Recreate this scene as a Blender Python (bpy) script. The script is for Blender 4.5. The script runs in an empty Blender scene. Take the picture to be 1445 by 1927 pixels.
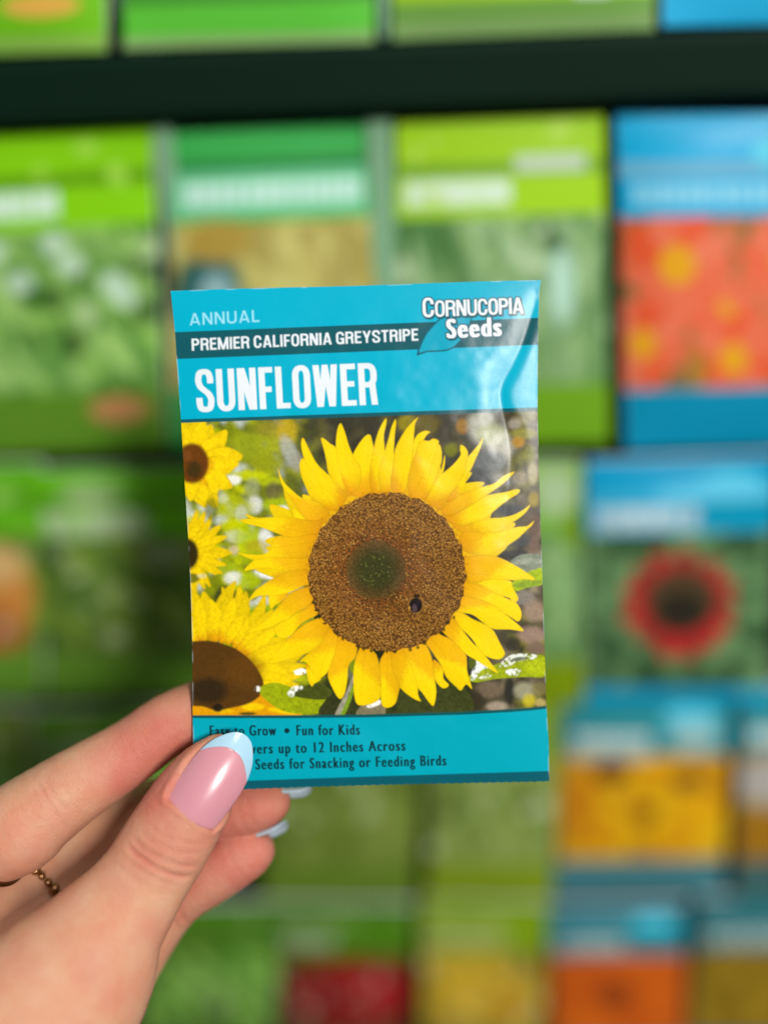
import bpy, math, time
import numpy as np
from mathutils import Vector, Matrix

T0 = time.perf_counter()
scene = bpy.context.scene
COL = scene.collection

# ------------------------------------------------------------------ camera
FPX = 1700.0                      # focal length in pixels of the 1445 x 1927 photograph
CX, CY = 722.5, 963.5
D0 = 207.0                        # mm from the lens to the held packet
PITCH, YAW = math.radians(25.8), math.radians(3.4)
CAM_LOC = Vector((0.0, 0.0, 1.38))
CAM_ROT = (Matrix.Rotation(YAW, 4, 'Z') @ Matrix.Rotation(math.pi / 2 - PITCH, 4, 'X') @ Matrix.Rotation(math.radians(-2.3), 4, 'Z'))
cam_data = bpy.data.cameras.new('camera')
cam = bpy.data.objects.new('camera', cam_data)
COL.objects.link(cam)
cam.matrix_world = Matrix.Translation(CAM_LOC) @ CAM_ROT
cam_data.sensor_fit = 'VERTICAL'
cam_data.sensor_height = 36.0
cam_data.sensor_width = 27.0
cam_data.lens = FPX / 1927.0 * 36.0
cam_data.clip_start, cam_data.clip_end = 0.01, 50.0
cam_data.dof.use_dof = True
cam_data.dof.focus_distance = 0.2065
cam_data.dof.aperture_fstop = cam_data.lens / 15.0     # 15 mm wide opening
scene.camera = cam

# ------------------------------------------------------------------ light: a shop with ceiling strips
world = bpy.data.worlds.new('World')
scene.world = world
world.use_nodes = True
WN, WL = world.node_tree.nodes, world.node_tree.links
bg = WN['Background']
# the room around: pale ceiling above, shelves and people at eye level, dark floor below
wc = WN.new('ShaderNodeTexCoord'); ws = WN.new('ShaderNodeSeparateXYZ'); wr_ = WN.new('ShaderNodeValToRGB')
WL.new(wc.outputs['Generated'], ws.inputs[0])
wm = WN.new('ShaderNodeMapRange'); wm.inputs[1].default_value = -1; wm.inputs[2].default_value = 1
WL.new(ws.outputs['Z'], wm.inputs[0]); WL.new(wm.outputs[0], wr_.inputs[0]); WL.new(wr_.outputs[0], bg.inputs['Color'])
e_ = wr_.color_ramp.elements
e_[0].position, e_[0].color = 0.15, (.16, .14, .12, 1)
e_[1].position, e_[1].color = 0.95, (1.0, 1.0, 1.0, 1)
e_.new(0.52).color = (.34, .36, .35, 1)
bg.inputs['Strength'].default_value = 0.17

def area(name, loc, target, sx, sy, watts, col=(1, 1, 1), roll=0.0):
    d = bpy.data.lights.new(name, 'AREA')
    d.shape = 'RECTANGLE'; d.size = sx; d.size_y = sy; d.energy = watts; d.color = col
    o = bpy.data.objects.new(name, d)
    COL.objects.link(o)
    q = (Vector(target) - Vector(loc)).to_track_quat('-Z', 'Y')
    o.rotation_mode = 'QUATERNION'
    o.rotation_quaternion = q
    o.location = loc
    return o

area('ceiling_strip_light', (0.95, -1.75, 2.45), (0.0, 0.2, 1.25), 0.26, 0.6, 61, (1.0, 0.975, 0.93))
area('ceiling_panel_light', (0.5, 0.05, 2.4), (0.0, 0.3, 1.2), 0.9, 0.3, 6.0, (1.0, 0.985, 0.95))

scene.view_settings.view_transform = 'Standard'
scene.view_settings.look = 'None'
scene.view_settings.exposure = 0.0
scene.view_settings.gamma = 1.0
scene.cycles.use_denoising = True
scene.cycles.max_bounces = 8
scene.cycles.sample_clamp_indirect = 4.0

# ------------------------------------------------------------------ geometry helpers
CAM_M = np.array(cam.matrix_world, dtype=np.float64)

def to_world(p):
    """camera-space millimetres (x right, y up, z towards the viewer) -> world metres"""
    p = np.asarray(p, np.float64) * 0.001
    return p @ CAM_M[:3, :3].T + CAM_M[:3, 3]

def P(px, py, z):
    """a point seen at photograph pixel (px, py), z mm nearer than the held packet; camera-space mm"""
    px, py, z = np.broadcast_arrays(np.asarray(px, float), np.asarray(py, float), np.asarray(z, float))
    D = D0 - z
    return np.stack([(px - CX) * D / FPX, -(py - CY) * D / FPX, -D], -1)

def catmull(pts, n, closed=False):
    pts = np.asarray(pts, float)
    if closed:
        q = np.vstack([pts[-1:], pts, pts[:2]])
    else:
        q = np.vstack([2 * pts[:1] - pts[1:2], pts, 2 * pts[-1:] - pts[-2:-1]])
    out = []
    t = (np.arange(n) / n)[:, None]
    for i in range(1, len(q) - 2):
        p0, p1, p2, p3 = q[i - 1], q[i], q[i + 1], q[i + 2]
        out.append(0.5 * (2 * p1 + (p2 - p0) * t + (2 * p0 - 5 * p1 + 4 * p2 - p3) * t ** 2 + (3 * p1 - p0 - 3 * p2 + p3) * t ** 3))
    if not closed:
        out.append(pts[-1:])
    return np.vstack(out)

def lin(c):
    c = np.asarray(c, float) / 255.0
    return np.where(c <= 0.04045, c / 12.92, ((c + 0.055) / 1.055) ** 2.4)

def make_mesh(name, co, faces, mat, parent=None, smooth=True, color=None, world_space=True):
    """co in camera mm (world_space False: already world metres); faces an (n,4) or (n,3) int array"""
    co = np.asarray(co, float)
    if world_space:
        co = to_world(co)
    faces = np.asarray(faces, np.int32)
    me = bpy.data.meshes.new(name)
    k = faces.shape[1]
    me.vertices.add(len(co)); me.loops.add(faces.size); me.polygons.add(len(faces))
    me.vertices.foreach_set('co', co.astype(np.float32).ravel())
    me.loops.foreach_set('vertex_index', faces.ravel())
    me.polygons.foreach_set('loop_start', np.arange(0, faces.size, k, dtype=np.int32))
    me.polygons.foreach_set('loop_total', np.full(len(faces), k, np.int32))
    me.update(calc_edges=True)
    me.polygons.foreach_set('use_smooth', np.full(len(faces), smooth, bool))
    if color is not None:
        a = me.color_attributes.new('print', 'FLOAT_COLOR', 'POINT')
        rgba = np.ones((len(co), 4), np.float32); rgba[:, :3] = color
        a.data.foreach_set('color', rgba.ravel())
    me.materials.append(mat)
    o = bpy.data.objects.new(name, me)
    COL.objects.link(o)
    if parent is not None:
        o.parent = parent
        o.matrix_parent_inverse = parent.matrix_basis.inverted()
    return o

def grid_faces(nu, nv, wrap=False):
    i, j = np.meshgrid(np.arange(nv - 1), np.arange(nu if wrap else nu - 1), indexing='ij')
    a = i * nu + j
    b = i * nu + (j + 1) % nu
    return np.stack([a, a + nu, b + nu, b], -1).reshape(-1, 4)

def tag(o, label, cat, group=None, kind=None):
    if label: o['label'] = label
    if cat: o['category'] = cat
    if group: o['group'] = group
    if kind: o['kind'] = kind
    return o

def empty(name, loc_cam):
    o = bpy.data.objects.new(name, None)
    COL.objects.link(o)
    o.location = Vector(to_world(np.asarray(loc_cam, float)))
    return o

# ------------------------------------------------------------------ materials
def mat(name, base=(0.5, 0.5, 0.5), rough=0.5, **kw):
    m = bpy.data.materials.new(name)
    m.use_nodes = True
    b = m.node_tree.nodes['Principled BSDF']
    b.inputs['Base Color'].default_value = (*base, 1)
    b.inputs['Roughness'].default_value = rough
    for k, v in kw.items():
        b.inputs[k.replace('_', ' ')].default_value = v
    return m

def nt(m):
    t = m.node_tree
    return t, t.nodes, t.links, t.nodes['Principled BSDF']

def print_mat(name, rough, spec, coat, grain=0.04, crinkle=0.03):
    """paper carrying its print as colours on the mesh, with paper grain and a soft varnish"""
    m = mat(name, rough=rough, Specular_IOR_Level=spec, Coat_Weight=coat, Coat_Roughness=0.25)
    t, N, L, b = nt(m)
    at = N.new('ShaderNodeVertexColor'); at.layer_name = 'print'
    no = N.new('ShaderNodeTexNoise'); no.inputs['Scale'].default_value = 5200; no.inputs['Detail'].default_value = 2
    co = N.new('ShaderNodeTexCoord'); L.new(co.outputs['Object'], no.inputs['Vector'])
    mr = N.new('ShaderNodeMapRange'); mr.inputs[3].default_value = 1 - grain * 1.6; mr.inputs[4].default_value = 1 + grain * 1.6
    L.new(no.outputs['Fac'], mr.inputs[0])
    mx = N.new('ShaderNodeVectorMath'); mx.operation = 'SCALE'
    L.new(at.outputs['Color'], mx.inputs[0]); L.new(mr.outputs[0], mx.inputs['Scale'])
    L.new(mx.outputs[0], b.inputs['Base Color'])
    n2 = N.new('ShaderNodeTexNoise'); n2.inputs['Scale'].default_value = 900; n2.inputs['Detail'].default_value = 4
    L.new(co.outputs['Object'], n2.inputs['Vector'])
    bp = N.new('ShaderNodeBump'); bp.inputs['Strength'].default_value = crinkle * 3; bp.inputs['Distance'].default_value = 0.0002
    L.new(n2.outputs['Fac'], bp.inputs['Height'])
    L.new(bp.outputs[0], b.inputs['Normal']); L.new(bp.outputs[0], b.inputs['Coat Normal'])
    return m
# ------------------------------------------------------------------ raster of the packet's print (photograph pixels x SS)
RNG = np.random.default_rng(7)

def value_noise(h, w, cell, octaves=3, seed=0):
    r = np.random.default_rng(seed)
    out = np.zeros((h, w), np.float32); amp = 1.0; tot = 0
    for _ in range(octaves):
        gh, gw = int(h / cell) + 3, int(w / cell) + 3
        g = r.random((gh, gw)).astype(np.float32)
        y = np.arange(h) / cell; x = np.arange(w) / cell
        yi, xi = y.astype(int), x.astype(int)
        fy, fx = (y - yi)[:, None], (x - xi)[None, :]
        fy, fx = fy * fy * (3 - 2 * fy), fx * fx * (3 - 2 * fx)
        v = (g[yi][:, xi] * (1 - fx) + g[yi][:, xi + 1] * fx) * (1 - fy) + (g[yi + 1][:, xi] * (1 - fx) + g[yi + 1][:, xi + 1] * fx) * fy
        out += amp * v.astype(np.float32); tot += amp; amp *= 0.5; cell = max(cell / 2, 1.0)
    return out / tot

class Canvas:
    def __init__(s, x0, y0, w, h, ss):
        s.x0, s.y0, s.ss = x0, y0, ss
        s.W, s.H = int(w * ss), int(h * ss)
        s.img = np.zeros((s.H, s.W, 3), np.float32)
    def box(s, xa, ya, xb, yb):
        f = lambda v, o, m: int(np.clip(round((v - o) * s.ss), 0, m))
        return f(xa, s.x0, s.W), f(ya, s.y0, s.H), f(xb, s.x0, s.W), f(yb, s.y0, s.H)
    def coords(s, b):
        i0, j0, i1, j1 = b
        return s.x0 + (np.arange(i0, i1) + 0.5)[None, :] / s.ss, s.y0 + (np.arange(j0, j1) + 0.5)[:, None] / s.ss
    def poly_mask(s, pts, pad=0):
        pts = np.asarray(pts, float)
        b = s.box(pts[:, 0].min() - pad, pts[:, 1].min() - pad, pts[:, 0].max() + pad, pts[:, 1].max() + pad)
        X, Y = s.coords(b)
        ins = np.zeros((Y.shape[0], X.shape[1]), bool)
        q = np.roll(pts, -1, 0)
        for (xa, ya), (xb, yb) in zip(pts, q):
            if ya == yb: continue
            rows = ((ya > Y) != (yb > Y))
            xi = (xb - xa) * (Y - ya) / (yb - ya) + xa
            ins ^= rows & (X < xi)
        return b, X, Y, ins.astype(np.float32)
    def put(s, b, m, col):
        i0, j0, i1, j1 = b
        if i1 <= i0 or j1 <= j0: return
        v = s.img[j0:j1, i0:i1]
        v += (np.asarray(col, np.float32) - v) * m[..., None]
    def poly(s, pts, col, alpha=1.0):
        b, X, Y, m = s.poly_mask(pts)
        s.put(b, m * alpha, col)
    def blob(s, x, y, rx, ry, col, alpha=1.0, soft=0.5, rot=0.0):
        R = max(rx, ry) * 1.5
        b = s.box(x - R, y - R, x + R, y + R)
        X, Y = s.coords(b)
        c, n = math.cos(rot), math.sin(rot)
        u = ((X - x) * c + (Y - y) * n) / rx; v = (-(X - x) * n + (Y - y) * c) / ry
        d = np.sqrt(u * u + v * v)
        m = np.clip((1 + soft * 0.5 - d) / max(soft, 1e-3), 0, 1)
        s.put(b, (m * m * (3 - 2 * m) * alpha).astype(np.float32), col)
    def sample(s, px, py):
        im = s.img
        x = np.clip((px - s.x0) * s.ss - 0.5, 0, s.W - 1.001); y = np.clip((py - s.y0) * s.ss - 0.5, 0, s.H - 1.001)
        xi, yi = x.astype(int), y.astype(int)
        fx, fy = (x - xi)[..., None], (y - yi)[..., None]
        return (im[yi, xi] * (1 - fx) + im[yi, xi + 1] * fx) * (1 - fy) + (im[yi + 1, xi] * (1 - fx) + im[yi + 1, xi + 1] * fx) * fy

def box_blur(a, r):
    for ax in (0, 1):
        k = 2 * r + 1
        p = np.pad(a, [(r + 1, r) if i == ax else (0, 0) for i in range(a.ndim)], mode='edge').cumsum(ax, dtype=np.float32)
        n = a.shape[ax]
        hi = np.take(p, np.arange(k, k + n), ax); lo = np.take(p, np.arange(0, n), ax)
        a = ((hi - lo) / k).astype(np.float32)
    return a

def glyph_tris(text, spacing=1.0):
    c = bpy.data.curves.new('lettering', 'FONT'); c.body = text; c.space_character = spacing; c.resolution_u = 5
    o = bpy.data.objects.new('lettering', c); COL.objects.link(o)
    dg = bpy.context.evaluated_depsgraph_get(); dg.update()
    ev = o.evaluated_get(dg); me = ev.to_mesh(); me.calc_loop_triangles()
    v = np.zeros(len(me.vertices) * 3); me.vertices.foreach_get('co', v); v = v.reshape(-1, 3)[:, :2]
    t = np.zeros(len(me.loop_triangles) * 3, np.int32); me.loop_triangles.foreach_get('vertices', t)
    ev.to_mesh_clear(); bpy.data.objects.remove(o); bpy.data.curves.remove(c)
    return v[t].reshape(-1, 3, 2)

CAPH = None
def text_mask(text, length, cap, fat, spacing=1.0, small_caps=None, round_fat=0.0):
    """coverage canvas of a line of lettering: set to `length` px wide and `cap` px tall, its upright strokes widened by `fat` px"""
    global CAPH
    if CAPH is None:
        CAPH = glyph_tris('H')[..., 1].max()
    R = 5                                                  # canvas pixels per photograph pixel
    if small_caps:
        a = glyph_tris(text[0], spacing); b = glyph_tris(text[1:], spacing) * [small_caps * 1.0, small_caps]
        tri = np.concatenate([a, b + [a[..., 0].max() + 0.06 - b[..., 0].min(), 0]])
    else:
        tri = glyph_tris(text, spacing)
    x0, x1 = tri[..., 0].min(), tri[..., 0].max()
    sx = (length - fat) / (x1 - x0) * R; sy = cap / CAPH * R
    padx, pady = int((fat / 2 + 6) * R), int((cap * 0.45) * R)
    W = int(length * R) + 2 * padx; H = int(cap * R) + 2 * pady
    m = np.zeros((H, W), bool)
    T = np.empty_like(tri)
    T[..., 0] = (tri[..., 0] - x0) * sx + padx + fat * R / 2
    T[..., 1] = H - pady - tri[..., 1] * sy
    for t in T:
        i0, j0 = np.floor(t.min(0)).astype(int); i1, j1 = np.ceil(t.max(0)).astype(int) + 1
        i0, j0, i1, j1 = max(i0, 0), max(j0, 0), min(i1, W), min(j1, H)
        if i1 <= i0 or j1 <= j0: continue
        X = np.arange(i0, i1)[None, :] + 0.5; Y = np.arange(j0, j1)[:, None] + 0.5
        s = []
        for k in range(3):
            a, b = t[k], t[(k + 1) % 3]
            s.append((b[0] - a[0]) * (Y - a[1]) - (b[1] - a[1]) * (X - a[0]))
        m[j0:j1, i0:i1] |= ((s[0] >= 0) & (s[1] >= 0) & (s[2] >= 0)) | ((s[0] <= 0) & (s[1] <= 0) & (s[2] <= 0))
    f = m.astype(np.float32)
    n = int(round(fat * R / 2))
    if n:
        acc = f.copy()
        for k in range(1, n + 1):
            acc[:, k:] = np.maximum(acc[:, k:], f[:, :-k]); acc[:, :-k] = np.maximum(acc[:, :-k], f[:, k:])
        f = acc
    if round_fat:
        f = dilate(f, int(round(round_fat * R)))
    return f, R, padx, H - pady

def dilate(f, n):
    out = f.copy()
    for dy in range(-n, n + 1):
        w = int(math.sqrt(n * n - dy * dy))
        g = np.zeros_like(f)
        if dy >= 0: g[dy:] = f[:f.shape[0] - dy]
        else: g[:dy] = f[-dy:]
        c = np.cumsum(np.pad(g, ((0, 0), (w + 1, w))), 1)
        out = np.maximum(out, ((c[:, 2 * w + 1:] - c[:, :-2 * w - 1]) > 0.5).astype(np.float32))
    return out


GW = dict(A=1.12, C=1.0, E=.84, F=.78, G=1.03, I=0, L=.78, M=1.36, N=1.04, O=1.0, P=.97, R=1.03, S=1.0, T=.9, U=1.02, W=1.38, Y=1.05)

def gothic_mask(text, length, cap, stem, bar, gap, space=.34, small_caps=None):
    """a line of condensed gothic capitals as a coverage canvas (stem, bar, gap in cap heights)"""
    R = 5
    sc = [1.0 if (i == 0 or not small_caps) else small_caps for i in range(len(text))]
    fixed = sum((gap * k if c != ' ' else space) for c, k in zip(text, sc)) - gap + sum(stem * k for c, k in zip(text, sc) if c == 'I')
    u = (length / cap - fixed) / sum(GW[c] * k for c, k in zip(text, sc) if c not in ' I')
    padx, pady = int(6 * R), int(cap * .45 * R)
    H = int(cap * R) + 2 * pady; W = int(length * R) + 2 * padx
    m = np.zeros((H, W), np.float32)
    x = 0.0
    for ch, k in zip(text, sc):
        if ch == ' ':
            x += space; continue
        w = stem * k if ch == 'I' else GW[ch] * u * k
        i0, i1 = int(padx + (x - .05) * cap * R), int(padx + (x + w + .05) * cap * R) + 1
        i0, i1 = max(i0, 0), min(i1, W)
        X = ((np.arange(i0, i1) + .5 - padx) / (cap * R) - x)[None, :] / k; Y = ((H - pady - np.arange(H) - .5) / (cap * R))[:, None] / k
        m[:, i0:i1] = np.maximum(m[:, i0:i1], gothic(ch, X, Y, w / k, stem, bar))
        x += w + gap * k
    return m, R, padx, H - pady

def gothic(c, X, Y, w, s, b):
    box = lambda x0, y0, x1, y1: (X >= x0) & (X <= x1) & (Y >= y0) & (Y <= y1)
    def stad(x0, y0, x1, y1, rx, ry):
        dx = np.maximum(np.maximum(x0 + rx - X, X - x1 + rx), 0) / max(rx, 1e-4); dy = np.maximum(np.maximum(y0 + ry - Y, Y - y1 + ry), 0) / max(ry, 1e-4)
        return (dx ** 2.3 + dy ** 2.3 <= 1) & box(x0, y0, x1, y1)
    def bar_(xa, ya, xb, yb, t):
        f = (Y - ya) / (yb - ya); cx = xa + (xb - xa) * f
        return (np.abs(X - cx) <= t / 2) & (Y >= 0) & (Y <= 1)
    ov = .015
    ring = lambda x0, y0, x1, y1, rx, ry: stad(x0, y0, x1, y1, rx, ry) & ~stad(x0 + s, y0 + b, x1 - s, y1 - b, max(rx - s, .02), max(ry - b, .02))
    st = box(0, 0, s, 1)
    if c == 'I': m = st
    elif c == 'L': m = st | box(0, 0, w, b)
    elif c == 'E': m = st | box(0, 0, w, b) | box(0, 1 - b, w, 1) | box(0, .5 - b / 2 + .02, w * .9, .5 + b / 2 + .02)
    elif c == 'F': m = st | box(0, 1 - b, w, 1) | box(0, .47 - b / 2, w * .9, .47 + b / 2)
    elif c == 'T': m = box(w / 2 - s / 2, 0, w / 2 + s / 2, 1) | box(0, 1 - b, w, 1)
    elif c in 'OCG':
        m = ring(0, -ov, w, 1 + ov, w / 2, min(.36, w * .62))
        if c == 'C': m = m & ~((X > w * .5) & (Y > .36) & (Y < .66))
        if c == 'G': m = (m & ~((X > w * .5) & (Y > .5) & (Y < .68))) | box(w * .52, .5 - b, w, .5) | box(w - s, 0, w, .5)
    elif c == 'U': m = (ring(0, -ov, w, 1.6, w / 2, min(.36, w * .62)) | box(0, .4, s, 1) | box(w - s, .4, w, 1)) & (Y <= 1)
    elif c == 'N': m = st | box(w - s, 0, w, 1) | bar_(w - s * .62, 0, s * .62, 1, s * 1.2)
    elif c == 'M': m = st | box(w - s, 0, w, 1) | (bar_(w / 2, 0, s * .6, 1, s * 1.05) & (X <= w / 2 + s * .55)) | (bar_(w / 2, 0, w - s * .6, 1, s * 1.05) & (X >= w / 2 - s * .55))
    elif c == 'W':
        q = s * .52
        m = bar_(w * .25, 0, q, 1, s) | bar_(w * .27, 0, w * .5, 1, s * .92) | bar_(w * .73, 0, w * .5, 1, s * .92) | bar_(w * .75, 0, w - q, 1, s)
    elif c == 'A': m = bar_(s * .52, 0, w / 2 - s * .12, 1, s) | bar_(w - s * .52, 0, w / 2 + s * .12, 1, s) | (box(s * .9, .2, w - s * .9, .2 + b * .9))
    elif c == 'Y': m = ((bar_(w / 2, .38, s * .5, 1, s) | bar_(w / 2, .38, w - s * .5, 1, s)) & (Y > .36)) | box(w / 2 - s / 2, 0, w / 2 + s / 2, .46)
    elif c in 'PR':
        y0 = .42
        o = stad(-w, y0, w, 1, w * .5, .27); i = stad(-w, y0 + b, w - s, 1 - b, w * .5 - s, .27 - b)
        m = st | (o & ~i & (X >= 0))
        if c == 'R': m = m | (bar_(w - s * .5, 0, w - s * .78, .5, s) & (Y <= .5))
    elif c == 'S':
        t = np.linspace(0, 1, 60)
        pts = catmull([(w - s * .5, .70), (w - s * .52, .80), (w * .72, .955 - b * .25), (w * .5, 1 + ov - b / 2), (w * .26, .955 - b * .25), (s * .5, .80), (s * .5, .70), (w * .3, .575), (w * .66, .44), (w - s * .5, .31), (w - s * .5, .20),
                       (w * .74, .045 + b * .25), (w * .5, -ov + b / 2), (w * .26, .045 + b * .25), (s * .52, .20), (s * .5, .31)], 5)
        m = np.zeros(np.broadcast(X, Y).shape, bool)
        for (xa, ya), (xb, yb) in zip(pts[:-1], pts[1:]):
            ax, ay, bx_, by_ = xa / s, ya / b, xb / s, yb / b
            dx, dy = bx_ - ax, by_ - ay
            h = np.clip(((X / s - ax) * dx + (Y / b - ay) * dy) / (dx * dx + dy * dy), 0, 1)
            m |= ((X / s - ax - h * dx) ** 2 + (Y / b - ay - h * dy) ** 2) <= .25
        m &= ~((X > w * .5) & (Y < .67) & (Y > .52) & (X > w - s * 1.05)) & ~((X < s * 1.05) & (Y > .33) & (Y < .47))
    return m.astype(np.float32)

def draw_text(cv, text, a, b, cap, col, fat=2.0, spacing=1.0, lean=-0.035, small_caps=None, outline=None, shadow=None, alpha=1.0, round_fat=0.0, gothic_set=None):
    """lettering whose baseline runs from pixel a to pixel b"""
    a, b = np.asarray(a, float), np.asarray(b, float)
    length = np.linalg.norm(b - a)
    if gothic_set:
        f, R, px, base = gothic_mask(text, length, cap, *gothic_set, small_caps=small_caps)
    else:
        f, R, px, base = text_mask(text, length, cap, fat, spacing, small_caps, round_fat)
    e = (b - a) / length
    up = np.array([lean, -1.0])
    M = np.linalg.inv(np.array([[e[0], up[0]], [e[1], up[1]]]))
    lo = np.minimum(a, b) - [14, cap * 1.5]; hi = np.maximum(a, b) + [14, cap * 0.6]
    bx = cv.box(*lo, *hi)
    X, Y = cv.coords(bx)
    def lay(f, off=(0, 0)):
        dx, dy = X - a[0] - off[0], Y - a[1] - off[1]
        lx = M[0, 0] * dx + M[0, 1] * dy; ly = M[1, 0] * dx + M[1, 1] * dy
        g = box_blur(f, 2)
        ix = np.clip((lx * R + px).astype(int), 0, f.shape[1] - 1); iy = np.clip((base - ly * R).astype(int), 0, f.shape[0] - 1)
        return g[iy, ix]
    if shadow:
        w, c, off = shadow
        cv.put(bx, lay(dilate(f, int(w * R)), off), c)
    if outline:
        w, c = outline
        cv.put(bx, lay(dilate(f, int(w * R))), c)
    cv.put(bx, lay(f) * alpha, col)

CV = Canvas(310, 515, 735, 985, 2.0)

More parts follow.
